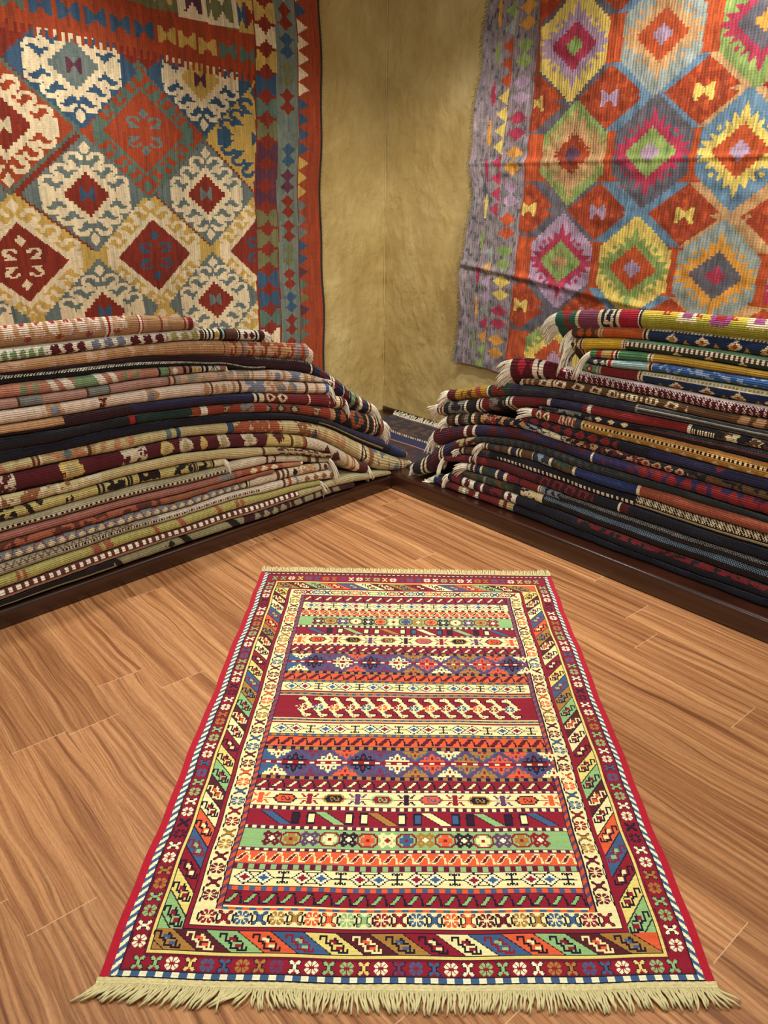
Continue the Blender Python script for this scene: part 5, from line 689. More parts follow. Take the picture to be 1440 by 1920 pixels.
('R',[(.102,.1561,.0871),(.15,.1855,.0995),(.2,.2245,.1211),(.25,.2721,.1692),(.3,.301,.2319),(.35,.3274,.2636),(.4,.3505,.3072),(.45,.3676,.3233),(.5,.3846,.3595),(.55,.3954,.3668),(.6,.4033,.3724),(.65,.4112,.3781),(.7,.418,.3835),(.75,.4207,.3871),(.8,.4234,.3907),(.85,.4218,.3882),(.9,.4202,.3852),(.95,.4182,.3823),(1.0,.4158,.3793),(1.05,.4133,.3764),(1.1,.4123,.3769),(1.15,.4117,.3785),(1.2,.411,.3801),(1.25,.4115,.3824),(1.3,.412,.3847),(1.35,.4119,.3861),(1.4,.411,.3855),(1.45,.4101,.3849),(1.5,.4092,.3843),(1.55,.4086,.3847),(1.6,.4079,.3851),(1.65,.4073,.3854),(1.7,.4066,.3858),(1.75,.406,.3862),(1.8,.4054,.3865),(1.85,.4047,.3869),(1.9,.4041,.3872),(1.95,.4034,.3876),(2.0,.4028,.388),(2.05,.4022,.3883),(2.1,.4015,.3887),(2.15,.401,.389),(2.2,.4014,.3894),(2.25,.4018,.3898)],[['f',-9.0,.149,'nv3'],['b',.149,.211,['dk','cr','dk','cr','dk']],['f',.211,.284,'mr6'],['b',.274,.3,['cr','nv3','cr']],['f',.3,.364,'nv2'],['n',.364,.487,40,.5,'mr5'],['f',.487,9.0,'ch2'],['m',.487,1.13,.0371,.5,.5,'hk','gy3'],['l',.802,9.0,.2,'gy']],(0.039, 0.9, 20),'black carpet curving down to the bench corner, beige lines round its end, right pile'),
('R',[(.528,.3636,.3335),(.55,.3668,.3351),(.6,.3724,.338),(.65,.3781,.3398),(.7,.3835,.3414),(.75,.3871,.3439),(.8,.3907,.3464),(.85,.3882,.3454),(.9,.3852,.3438),(.95,.3823,.3418),(1.0,.3793,.3384),(1.05,.3764,.3351),(1.1,.3769,.334),(1.15,.3785,.3342),(1.2,.3801,.3344),(1.25,.3824,.3353),(1.3,.3847,.3362),(1.35,.3861,.3369),(1.4,.3855,.336),(1.45,.3849,.3351),(1.5,.3843,.3342),(1.55,.3847,.3361),(1.6,.3851,.3385),(1.65,.3854,.3409),(1.7,.3858,.3433),(1.75,.3862,.3457),(1.8,.3865,.3481),(1.85,.3869,.3506),(1.9,.3872,.353),(1.95,.3876,.3554),(2.0,.388,.3578),(2.05,.3883,.3602),(2.1,.3887,.3626),(2.15,.389,.365),(2.2,.3894,.3674),(2.25,.3898,.3698)],[['f',-9.0,9.0,'ch'],['b',.534,.563,['cr','nv2','cr']],['m',.593,.681,.0411,.5,.9,'di','br5'],['b',.675,.687,['cr']],['f',.687,.718,'nv2'],['b',.718,.743,['cr','dk','cr']],['f',.743,.792,'br5'],['b',.795,.811,['cr','nv4']],['n',.819,.886,50,.5,'lb2'],['b',.886,.907,['cr','nv2']],['f',.912,1.002,'br5'],['n',.912,1.002,60,.5,'dg3'],['b',.999,1.012,['cr']],['f',1.012,1.285,'nv6'],['b',1.281,1.294,['cr']],['f',1.292,9.0,'tc4']],(0.072, 0.8, 28),'carpet with brown and blue tip, bright navy middle and terracotta length, right pile'),
('R',[(.391,.3065,.2706),(.45,.3233,.281),(.5,.3315,.2894),(.55,.3351,.2955),(.6,.338,.2993),(.65,.3398,.2995),(.7,.3414,.2992),(.75,.3439,.2981),(.8,.3464,.2969),(.85,.3454,.2964),(.9,.3438,.2961),(.95,.3418,.2956),(1.0,.3384,.2931),(1.05,.3351,.2907),(1.1,.334,.2893),(1.15,.3342,.2889),(1.2,.3344,.2885),(1.25,.3353,.2886),(1.3,.3362,.289),(1.35,.3369,.2893),(1.4,.336,.2887),(1.45,.3351,.2881),(1.5,.3342,.2874),(1.55,.3361,.2876),(1.6,.3385,.2881),(1.65,.3409,.2886),(1.7,.3433,.2891),(1.75,.3457,.2897),(1.8,.3481,.2902),(1.85,.3506,.2907),(1.9,.353,.2912),(1.95,.3554,.2917),(2.0,.3578,.2922),(2.05,.3602,.2927),(2.1,.3626,.2933),(2.15,.365,.2938),(2.2,.3674,.2943),(2.25,.3698,.2948)],[['f',-9.0,9.0,'nv4'],['b',.397,.435,['nv2','cr','nv2']],['n',.435,.567,50,.45,'br5'],['f',.57,9.0,'bk2',.0,.55],['d',.612,1.279,.3,.5,.0203,'wh','bk2'],['f',.57,9.0,'nv3',.55,1.5],['f',1.279,9.0,'bk2',.4,1.5],['D',1.279,9.0,.5,.75,.0111,'cr'],['D',1.279,9.0,.75,1.0,.0111,'cr'],['f',1.279,9.0,'nv4',.0,.4],['l',1.279,9.0,.38,'kh']],(0.046, 0.5, 16),'black carpet with a line of white dots along navy, right pile'),
('R',[(.302,.2333,.2117),(.35,.2636,.2222),(.4,.27,.234),(.45,.281,.2446),(.5,.2894,.2507),(.55,.2955,.2558),(.6,.2993,.2595),(.65,.2995,.2588),(.7,.2992,.258),(.75,.2981,.2564),(.8,.2969,.2546),(.85,.2964,.2527),(.9,.2961,.2508),(.95,.2956,.2488),(1.0,.2931,.2476),(1.05,.2907,.2465),(1.1,.2893,.2459),(1.15,.2889,.246),(1.2,.2885,.2461),(1.25,.2886,.2466),(1.3,.289,.2474),(1.35,.2893,.2483),(1.4,.2887,.2482),(1.45,.2881,.2481),(1.5,.2874,.2479),(1.55,.2876,.248),(1.6,.2881,.2483),(1.65,.2886,.2486),(1.7,.2891,.2489),(1.75,.2897,.2492),(1.8,.2902,.2495),(1.85,.2907,.2498),(1.9,.2912,.2501),(1.95,.2917,.2504),(2.0,.2922,.2507),(2.05,.2927,.251),(2.1,.2933,.2513),(2.15,.2938,.2516),(2.2,.2943,.2519),(2.25,.2948,.2522)],[['f',-9.0,9.0,'mr5'],['n',.318,.431,50,.5,'rd2'],['b',.457,.5,['wh','mr5','mr5','wh']],['n',.5,.615,50,.5,'rd4'],['f',.704,.83,'mr5'],['f',.83,1.124,'dm'],['M',.843,1.1,.0608,.55,.9,'fl','rd2','dm'],['f',1.1,1.214,'nv3'],['b',1.212,1.224,['wh']],['f',1.221,1.255,'mr5'],['f',1.255,9.0,'nv3'],['l',1.255,9.0,.12,'gy3']],(0.085, 1.2, 36),'dark red carpet turning near-black navy with a big cream tassel bunch, right pile'),
('R',[(.441,.2442,.2052),(.5,.2507,.207),(.55,.2558,.2099),(.6,.2595,.2126),(.65,.2588,.2149),(.7,.258,.2171),(.75,.2564,.2181),(.8,.2546,.2188),(.85,.2527,.2187),(.9,.2508,.218),(.95,.2488,.2172),(1.0,.2476,.2164),(1.05,.2465,.2156),(1.1,.2459,.215),(1.15,.246,.2147),(1.2,.2461,.2143),(1.25,.2466,.214),(1.3,.2474,.2137),(1.35,.2483,.2134),(1.4,.2482,.2135),(1.45,.2481,.2137),(1.5,.2479,.214),(1.55,.248,.2146),(1.6,.2483,.2157),(1.65,.2486,.2167),(1.7,.2489,.2178),(1.75,.2492,.2189),(1.8,.2495,.2199),(1.85,.2498,.221),(1.9,.2501,.2221),(1.95,.2504,.2231),(2.0,.2507,.2242),(2.05,.251,.2253),(2.1,.2513,.2263),(2.15,.2516,.2274),(2.2,.2519,.2285),(2.25,.2522,.2295)],[['f',-9.0,9.0,'nv2'],['b',.447,.49,['gb','cr','nv2','mr5','cr']],['b',.521,.534,['cr']],['n',.537,.613,50,.45,'dg3'],['b',.613,.628,['cr']],['b',.66,.678,['cr']],['n',.678,.778,30,.5,'rd2'],['f',.75,.842,'rd2'],['b',.842,.858,['cr','dk','cr']],['f',.858,.949,'gb'],['n',.858,.949,60,.5,'dk'],['f',.949,9.0,'dk'],['D',.949,9.0,.55,.85,.0094,'gy'],['f',.858,9.0,'oc2',.12,.3]],(0.072, 0.3, 30),'navy and red carpet with a beige cord line and two-part tassels, right pile'),
('R',[(.421,.1994,.1716),(.45,.2042,.1713),(.5,.207,.1719),(.55,.2099,.1731),(.6,.2126,.1742),(.65,.2149,.1743),(.7,.2171,.1744),(.75,.2181,.1738),(.8,.2188,.1729),(.85,.2187,.1714),(.9,.218,.1695),(.95,.2172,.1675),(1.0,.2164,.1661),(1.05,.2156,.165),(1.1,.215,.164),(1.15,.2147,.1635),(1.2,.2143,.163),(1.25,.214,.1625),(1.3,.2137,.162),(1.35,.2134,.1614),(1.4,.2135,.1614),(1.45,.2137,.1617),(1.5,.214,.162),(1.55,.2146,.1621),(1.6,.2157,.1616),(1.65,.2167,.1612),(1.7,.2178,.1608),(1.75,.2189,.1603),(1.8,.2199,.1599),(1.85,.221,.1595),(1.9,.2221,.159),(1.95,.2231,.1586),(2.0,.2242,.1582),(2.05,.2253,.1577),(2.1,.2263,.1573),(2.15,.2274,.1569),(2.2,.2285,.1564),(2.25,.2295,.156)],[['f',-9.0,9.0,'dg3'],['n',.421,.712,50,.5,'br5'],['b',.546,.559,['gy']],['f',.712,9.0,'dk'],['n',.754,.873,60,.42,'cr'],['f',.868,9.0,'bk2'],['D',.873,9.0,.55,.78,.0084,'sb'],['D',.873,9.0,.78,1.0,.0084,'sb'],['f',.873,9.0,'dm',.0,.28]],None,'dark carpet with a woven light blue pattern band, right pile'),
('R',[(.334,.169,.1238),(.4,.1718,.1233),(.45,.1713,.1239),(.5,.1719,.1252),(.55,.1731,.1271),(.6,.1742,.1293),(.65,.1743,.13),(.7,.1744,.1307),(.75,.1738,.1293),(.8,.1729,.1268),(.85,.1714,.1243),(.9,.1695,.1219),(.95,.1675,.1196),(1.0,.1661,.1183),(1.05,.165,.1177),(1.1,.164,.117),(1.15,.1635,.1155),(1.2,.163,.114),(1.25,.1625,.1126),(1.3,.162,.1119),(1.35,.1614,.1112),(1.4,.1614,.1106),(1.45,.1617,.1103),(1.5,.162,.1099),(1.55,.1621,.1097),(1.6,.1616,.1113),(1.65,.1612,.113),(1.7,.1608,.1146),(1.75,.1603,.1163),(1.8,.1599,.1179),(1.85,.1595,.1195),(1.9,.159,.1212),(1.95,.1586,.1228),(2.0,.1582,.1245),(2.05,.1577,.1261),(2.1,.1573,.1278),(2.15,.1569,.1294),(2.2,.1564,.131),(2.25,.156,.1327)],[['f',-9.0,.36,'nv3'],['f',.36,.413,'rd2'],['f',.413,.426,'nv3'],['f',.426,.497,'wh'],['m',.436,.488,.0456,.5,.9,'fl','mr5'],['f',.497,.522,'nv3'],['b',.522,.547,['rd2','wh']],['f',.547,.656,'dm'],['n',.547,.656,50,.5,'rd2'],['f',.656,.671,'nv3'],['f',.671,.733,'wh'],['m',.68,.721,.0357,.55,.7,'fl','mr5'],['f',.733,9.0,'nv3'],['l',.733,1.438,.15,'tn'],['f',1.042,9.0,'rd5',.62,1.5],['n',1.042,9.0,60,.6,'dk']],(0.058, 1.1, 26),'near-black carpet with bold red and white squares at its tip, right pile'),
('R',[(.24,.1241,.0866),(.3,.1227,.0865),(.35,.1232,.0865),(.4,.1233,.0865),(.45,.1239,.0865),(.5,.1252,.0865),(.55,.1271,.0865),(.6,.1293,.0865),(.65,.13,.0865),(.7,.1307,.0865),(.75,.1293,.0865),(.8,.1268,.0865),(.85,.1243,.0865),(.9,.1219,.0865),(.95,.1196,.0865),(1.0,.1183,.0865),(1.05,.1177,.0865),(1.1,.117,.0865),(1.15,.1155,.0865),(1.2,.114,.0865),(1.25,.1126,.0865),(1.3,.1119,.0865),(1.35,.1112,.0865),(1.4,.1106,.0865),(1.45,.1103,.0865),(1.5,.1099,.0865),(1.55,.1097,.0865),(1.6,.1113,.0865),(1.65,.113,.0865),(1.7,.1146,.0865),(1.75,.1163,.0865),(1.8,.1179,.0865),(1.85,.1195,.0865),(1.9,.1212,.0865),(1.95,.1228,.0865),(2.0,.1245,.0865),(2.05,.1261,.0865),(2.1,.1278,.0865),(2.15,.1294,.0865),(2.2,.131,.0865),(2.25,.1327,.0869)],[['f',-9.0,.281,'nv4'],['f',.281,.409,'rd2'],['n',.281,.409,40,.55,'mr5'],['b',.429,.445,['wh']],['n',.445,.506,50,.5,'rd2'],['b',.503,.523,['wh']],['f',.523,.645,'rd2'],['m',.66,.69,.0303,.5,.9,'fl','rd2'],['f',.523,.614,'rd2'],['f',.72,9.0,'nv3']],(0.085, 0.8, 30),'navy carpet with red panels lying directly on the right bench, tassels spilling over its edge'),
]

# ------------------------------------------------------------------ carpet piles
PAL = {k: lin(v) for k, v in dict(
 cr=(226, 210, 168), cr2=(236, 200, 150), wh=(236, 228, 208), kh=(178, 164, 116), kh2=(196, 180, 130), kh3=(176, 164, 122), ol=(168, 160, 92), ol2=(176, 168, 98), tn=(186, 142, 100), tn2=(150, 124, 92),
 pk=(206, 168, 142), pk2=(190, 130, 96), pk3=(186, 158, 140), pw=(222, 200, 180), pw2=(212, 198, 172), pw3=(214, 202, 182), pw4=(226, 208, 206), dp=(176, 134, 120), ro=(160, 104, 92),
 rs=(146, 66, 40), rs2=(140, 54, 34), rs3=(160, 84, 56), rs4=(150, 60, 44), rd=(160, 34, 40), rd2=(112, 30, 34), rd3=(170, 28, 52), rd4=(132, 34, 34), rd5=(120, 24, 30),
 mr=(88, 20, 30), mr2=(84, 20, 28), mr3=(120, 62, 58), mr4=(84, 12, 24), mr5=(80, 16, 26), mr6=(70, 24, 34), dm=(46, 16, 24), dm2=(64, 26, 30),
 nv=(30, 32, 62), nv2=(38, 34, 68), nv3=(20, 20, 34), nv4=(24, 44, 82), nv5=(46, 40, 84), nv6=(32, 46, 96), dk=(26, 24, 30), bk=(14, 12, 14), bk2=(30, 18, 16),
 gy=(126, 126, 120), gy2=(160, 152, 134), gy3=(60, 62, 66), gy4=(150, 146, 132), gb=(124, 130, 148), gb2=(104, 116, 118), gb3=(134, 138, 144), gk=(178, 172, 140), gk2=(168, 160, 138), gk3=(150, 146, 112),
 gn=(124, 154, 112), gn2=(112, 156, 116), gn3=(74, 126, 84), gn4=(150, 180, 130), dg=(28, 50, 46), dg2=(44, 100, 84), dg3=(38, 62, 44), bl=(70, 104, 150), bl2=(34, 44, 96), bl3=(54, 74, 96), bl4=(50, 88, 148),
 lb=(156, 190, 192), lb2=(140, 162, 190), sb=(112, 140, 164), go=(196, 152, 60), go2=(214, 174, 44), go3=(186, 148, 52), go4=(170, 130, 30), yl=(210, 182, 110), yl2=(208, 190, 120), yl3=(190, 176, 110), ye=(216, 184, 70),
 oc=(184, 138, 62), oc2=(150, 116, 60), **{'or': (196, 92, 32)}, or2=(214, 136, 72), tc2=(190, 128, 104), tc3=(160, 92, 64), tc4=(152, 78, 56), pu=(132, 66, 94), pu2=(156, 76, 136), br=(92, 56, 34), br2=(140, 90, 58), br3=(96, 46, 36), br4=(110, 84, 64), br5=(96, 66, 38),
 ch=(48, 50, 56), ch2=(36, 40, 40), lm=(168, 164, 56), pu3=(90, 50, 70)).items()}

def value_noise(x, y, seed):
    r = np.random.RandomState(seed); T = r.rand(64, 64)
    xi = np.floor(x).astype(int); yi = np.floor(y).astype(int); fx = x-xi; fy = y-yi
    fx = fx*fx*(3-2*fx); fy = fy*fy*(3-2*fy)
    g = lambda a, b: T[b % 64, a % 64]
    return (g(xi, yi)*(1-fx)+g(xi+1, yi)*fx)*(1-fy)+(g(xi, yi+1)*(1-fx)+g(xi+1, yi+1)*fx)*fy
SHAPES = {
 'di': lambda a, b: abs(a)+abs(b) < 1,
 'fl': lambda a, b: (a*a+b*b < .25+.75*abs(np.sin(2*np.arctan2(b, a)+.6))**.7),
 'hk': lambda a, b: ((abs(a) < 1) & (abs(b) < 1) & ((abs(a) < .28) | (b > .5) | ((b < -.45) & (a > 0)) | ((a > .6) & (b < 0)))),
 'sq': lambda a, b: (abs(a) < .8) & (abs(b) < .8),
 'tr': lambda a, b: (b > -1) & (abs(a) < (1-b)*.5) & (b < 1),
}
def paint(ops, S, Vg, face, side, seed):
    """S (N,) metres along the pile, Vg (R,) 0..1 over the folded nose (more on the top side)."""
    s, v = np.meshgrid(S, Vg); C = np.zeros(s.shape+(3,)); C[:] = PAL['kh']
    for n, op in enumerate(ops):
        k, a, b = op[0], op[1], op[2]; r = op[3:]
        m = (s >= a) & (s < b)
        if k == 'f':
            if len(r) > 1: m = m & (v >= r[1]) & (v < r[2])
            C[m] = PAL[r[0]]
        elif k == 'F': C[m & (v >= r[1]) & (v < r[2])] = PAL[r[0]]
        elif k == 'n':
            sc, th, co = r
            q = value_noise(s*sc+n*7, v*face*sc*1.3+n, seed+n)*.65+value_noise(s*sc*2.3, v*face*sc*2.6, seed+n+50)*.35
            C[m & (q > th)] = PAL[co]
        elif k in ('m', 'M'):
            p, vc, sz, sh, co = r[:5]
            w = (s-a)/p; loc = (w-np.floor(w)-.5)*p; vv = (v-vc)*face; h = sz*face*.5
            hw = min(p*.42, h*1.5) if k == 'M' else min(p*.4, h*1.2)
            n_ = value_noise(s*240, v*face*240, seed+n)*.25-.12
            q = SHAPES[sh](loc/hw+n_, vv/h+n_)
            C[m & q] = PAL[co]
            if k == 'M':
                q2 = SHAPES[sh](loc/hw*2.1+n_, vv/h*2.1+n_); C[m & q2] = PAL[r[5]]
        elif k == 'b':
            cols = r[0] if side == 'R' else r[0][::-1]
            i = np.clip(((s-a)/(b-a)*len(cols)).astype(int), 0, len(cols)-1)
            for j, co in enumerate(cols): C[m & (i == j)] = PAL[co]
        elif k == 's':
            sg = 1 if side == 'L' else -1; mid = (a+b)/2; w = (b-a)*.32
            C[abs(s-mid-sg*(v-.5)*(b-a)*.9) < w] = PAL[r[0]]
        elif k == 'd':
            v0, v1, p, c1, c2 = r; mm = m & (v >= v0) & (v < v1); q = ((s/p) % 1) < .5
            C[mm & q] = PAL[c1]; C[mm & ~q] = PAL[c2]
        elif k == 'D':
            v0, v1, p, c1 = r; mm = m & (v >= v0) & (v < v1)
            C[mm & (((s/p+v*face/p) % 1) < .5)] = PAL[c1]
        elif k == 'z':
            v0, v1, p, co = r; tri = abs(((s/p) % 1)*2-1)*(v1-v0)+v0
            C[m & (abs(v-tri) < .07)] = PAL[co]
        elif k == 'T':
            p, co = r; q = (s/p) % 1; t = np.clip(np.minimum(q, 1-q)*5-.75, 0, 1)*.6+.22
            C[m & (abs(v-t) < .07)] = PAL[co]
        elif k == 'l':
            C[m & (abs(v-r[0]) < .045)] = PAL[r[1]]
    return C

DECK_Z = .0855
def build_carpet(i, side, pts, ops, fr, label):
    DECK_Z = .0855 if side == 'R' else .0705
    rr = random.Random(100+i); rs = np.random.RandomState(200+i)
    P = np.array(pts); s0, s1 = P[0, 0], P[-1, 0]
    ds = .0042; N = int((s1-s0)/ds); S = np.linspace(s0, s1, N+1)
    ker = np.ones(9)/9.0
    def sm(y):
        y = np.interp(S, P[:, 0], y); yp = np.concatenate([np.full(12, y[0]), y, np.full(12, y[-1])])
        k = np.ones(25)/25; return np.convolve(yp, k, 'valid')
    zt, zb = sm(P[:, 1])-.0006, sm(P[:, 2])+.0006
    zb = np.maximum(zb, DECK_Z+.0012); zt = np.maximum(zt, zb+.008)
    t = zt-zb; face = float(np.median(t))*1.45
    off = (-.002 if side == 'L' else .040)+rr.uniform(-.003, .006)
    depth = (.80 if side == 'L' else .62)-off*.5
    # section: bottom back -> bottom front -> rounded nose -> top front -> top back
    nose = 18; a = np.linspace(-math.pi/2, math.pi/2, nose+1)
    rad = np.minimum(t*.62, .045)
    rows = []   # (depth array, z array, v)
    for d in (depth, depth*.5, .12, .06):
        rows.append((np.full(N+1, d), zb, -.2 if d > .1 else -.1))
    for q in a:
        cz = np.sign(math.sin(q))*abs(math.sin(q))**.85
        rows.append((rad-rad*abs(math.cos(q))**.8, zb+t*(.5+.5*cz), (q+math.pi/2)/math.pi))
    top = [.052, .06, .068, .078, .09, .105, .12, .15, .2, .3, depth*.62, depth]
    for d in top: rows.append((np.full(N+1, d), zt, 1.0+min((d-.045)*14, 1.2)))
    R = len(rows)
    drop = .50
    wob = .0022*np.sin(S*9+i)+.0016*np.sin(S*23+2*i)+np.interp(S, np.arange(s0-.1, s1+.2, .03), rs.normal(0, .0011, len(np.arange(s0-.1, s1+.2, .03))))
    # the pile sinks towards the wall: behind the plump folds the layers lie flatter
    V = np.zeros((R, N+1, 3)); vv = np.zeros(R)
    for r, (d, z, vq) in enumerate(rows):
        dd = np.broadcast_to(d, (N+1,)); f = 1-drop*(np.clip(dd-.02, 0, None)/.8)**.75
        zz = DECK_Z+(z-DECK_Z)*f
        inw = off+dd+wob*(dd < .1)+(0 if side == 'L' else .018*S)
        # blunt rounded end
        if side == 'L':
            V[r] = LD[None]*S[:, None]-LN[None]*inw[:, None]
        else:
            V[r, :, 0] = S; V[r, :, 1] = inw
        V[r, :, 2] = zz; vv[r] = vq
    # follow the slope at the end: plump the last centimetre
    e = np.clip((S-s0)/.012, 0, 1); e = np.sqrt(1-(1-e)**2)*.25+.75
    mid = V[:, :, 2].copy(); cz = (zt+zb)/2
    fN = 1-drop*(np.clip(np.array([np.mean(r[0]) for r in rows])-.02, 0, None)/.8)**.75
    cmid = DECK_Z+(cz[None]-DECK_Z)*fN[:, None]
    V[:, :, 2] = cmid+(V[:, :, 2]-cmid)*e[None]
    V[:, :, 2] = np.maximum(V[:, :, 2], DECK_Z+.001)
    Sc = (S[1:]+S[:-1])/2; vc = (vv[1:]+vv[:-1])/2
    C = paint(ops, Sc, vc, face, side, 300+i)
    C = C*(1+rs.normal(0, .07, C.shape[:2]+(1,)))*(1+rs.normal(0, .05, (1, C.shape[1], 1)))
    C = np.clip(C, .003, .9)
    arc = np.cumsum(np.concatenate([[0], np.linalg.norm(np.diff(V[:, N//2], axis=0), axis=1)]))
    WV = np.stack([np.tile(S, (R, 1)), np.tile(arc[:, None], (1, N+1))], -1)
    mid_s = (s0+s1)/2
    loc = V[0, N//2].copy(); loc[2] = zb[N//2]
    root = empty('folded_carpet', tuple(loc)); props(root, label, 'carpet', 'folded carpets piled on the left' if side == 'L' else 'folded carpets piled on the right')
    me = grid_mesh('folded_body', V, C, WV, M_PILE, caps=True, loc=loc); link(me, 'folded_body', root)
    if fr:
        L, droop, n = fr; paths = []
        ei = 4
        prof = V[:, 0, :]      # end section of this carpet
        dirx = (-LD if side == 'L' else np.array([-1.0, 0, 0])); out = (LN if side == 'L' else np.array([0, -1.0, 0]))
        # slope of the carpet at its end
        sl = (V[12, 0, 2]-V[12, 8, 2])/(8*(S[1]-S[0]))
        n = int(n*1.5)
        cum = np.cumsum(np.concatenate([[0], np.linalg.norm(np.diff(prof[4:26], axis=0), axis=1)])); tot = cum[-1]
        ends = rs.normal(0, .010, (8, 3)); ends[:, 2] -= .004
        zfloor = DECK_Z+.002
        for k in range(n):
            q = (k+rr.random()*.9)/n; q = q**.9
            x = q*tot; p0 = np.array([np.interp(x, cum, prof[4:26, j]) for j in range(3)])
            LL = L*rr.uniform(.8, 1.15); cl = ends[int(q*7.99)]
            fan = (q-.5)*.6
            dn = droop*rr.uniform(.75, 1.2)
            vdir = dirx*(1.0 if droop < 1 else .65)+out*(.22+.22*rr.random())*(1.2-q)+np.array([0, 0, sl+fan])
            pts_ = []; p = p0+dirx*(-.004); v_ = vdir/np.linalg.norm(vdir)
            for h in range(7):
                pts_.append(p.copy())
                v_ = v_+np.array([0, 0, -dn*.42])+rs.normal(0, .035, 3); v_ /= np.linalg.norm(v_)
                p = p+v_*LL/6+cl*.09
                if p[2] < zfloor and (p@out if side == 'R' else p@LN) < -.004: p[2] = zfloor+.001*rr.random()
            paths.append(pts_)
        me = tubes_mesh('fringe', paths, np.linspace(1.0, .75, 7)*.0024, M_FRINGE, 4, loc=loc)
        o = link(me, 'fringe', root); o['label'] = 'cream cotton fringe'; o['kind'] = 'stuff'
for i, (side, pts, ops, fr, label) in enumerate(CARPETS): build_carpet(i, side, pts, ops, fr, label)

# ------------------------------------------------------------------ dark rug lying on the corner deck
def corner_rug():
    x0, x1, y0, y1 = -.76, .055, .11, .70; N, R = 150, 110
    x = np.linspace(x0, x1, N+1); y = np.linspace(y0, y1, R+1); X, Y = np.meshgrid(x, y)
    Z = DECK_Z+.010+.0025*np.sin(X*14+1)*np.sin(Y*11)+.003*np.sin(Y*27+X*8)*.4
    ed = np.minimum(np.minimum(X-x0, x1-X), np.minimum(Y-y0, y1-Y)); Z = DECK_Z+.001+(Z-DECK_Z)*np.clip(ed/.008, .15, 1)
    Xs = X+.02*(Y-y0)
    V = np.stack([Xs, Y, Z], -1)
    xc, yc = np.meshgrid((x[1:]+x[:-1])/2, (y[1:]+y[:-1])/2)
    C = np.zeros((R, N, 3)); C[:] = lin((44, 34, 40))
    q = value_noise(xc*34, yc*34, 5); C[q > .62] = lin((78, 58, 44)); C[q < .28] = lin((34, 38, 70))
    f = (yc-y0)/(y1-y0)
    C[(f > .0) & (f < .10)] = lin((40, 24, 30)); C[(f > .42) & (f < .56)] = lin((26, 30, 72)); C[(f > .10) & (f < .42) & (q > .5)] = lin((70, 40, 40))
    ch = (f > .555) & (f < .60); C[ch] = lin((60, 40, 40)); C[ch & (((xc*55+yc*55) % 1) < .5)] = lin((190, 176, 150))
    C[(f > .395) & (f < .41)] = lin((150, 110, 96)); C[(f > .94)] = lin((24, 22, 34)); C[(f > .955) & (f < .965)] = lin((150, 90, 90))
    C *= 1+RS.normal(0, .08, (R, N, 1)); C = np.clip(C, .003, .9)
    loc = (float((x0+x1)/2), (y0+y1)/2, DECK_Z)
    root = empty('corner_rug', loc); props(root, 'dark navy and brown patterned rug lying flat in the corner between both piles', 'rug')
    me = grid_mesh('woven_field', V, C, np.stack([X, Y], -1), M_RUG, loc=loc); link(me, 'woven_field', root)
    rr = random.Random(9); paths = []
    for k in range(170):
        u = k/169.0; p = np.array([x0+(x1-x0)*u+.012, y1-.003, DECK_Z+.006]); a = rr.uniform(-.9, .9)
        pts = []
        for h in range(5):
            g = h/4.0; pts.append((p[0]+a*.018*g, p[1]+.03*g, p[2]+.012*math.sin(g*2.6)*rr.uniform(.6, 1.4)+.018*g*rr.random()))
        paths.append(pts)
    me = tubes_mesh('fringe', paths, np.linspace(1, .7, 5)*.0021, M_FRINGE, 4, loc=loc); o = link(me, 'fringe', root); o['kind'] = 'stuff'; o['label'] = 'pale fringe along the wall'
corner_rug()

# ------------------------------------------------------------------ kilims hung on the walls
def kc(d): return {k: lin(v) for k, v in d.items()}
def shade_yarn(C, seed, amt=.16, vert=True):
    r = np.random.RandomState(seed); H, W_ = C.shape[:2]
    a = r.normal(0, 1, (H//14+2, W_)); a = np.repeat(a, 14, axis=0)[:H]
    sh = r.randint(0, 14, W_)
    for j in range(W_): a[:, j] = np.roll(a[:, j], sh[j])
    a = (a+np.roll(a, 1, 1)*.6)*.7
    f = 1+amt*a[..., None]*np.array([1.0, .8, .7])
    return np.clip(C*np.clip(f, .55, 1.6)*(1+r.normal(0, .05, (H, W_, 1))), .003, .9)

def stamp_w(C, S, Z, name, cs, cz, w, h, col, fx=False, fy=False):
    """stamp centred at wall coordinates (cs, cz), size in metres"""
    a = art(name)
    if fx: a = a[:, ::-1]
    if fy: a = a[::-1]
    x = (S-cs)/w+.5; y = .5-(Z-cz)/h
    m = (x >= 0) & (x < 1) & (y >= 0) & (y < 1)
    xi = np.clip((x*a.shape[1]).astype(int), 0, a.shape[1]-1); yi = np.clip((y*a.shape[0]).astype(int), 0, a.shape[0]-1)
    C[m & (a[yi, xi] != '.')] = col

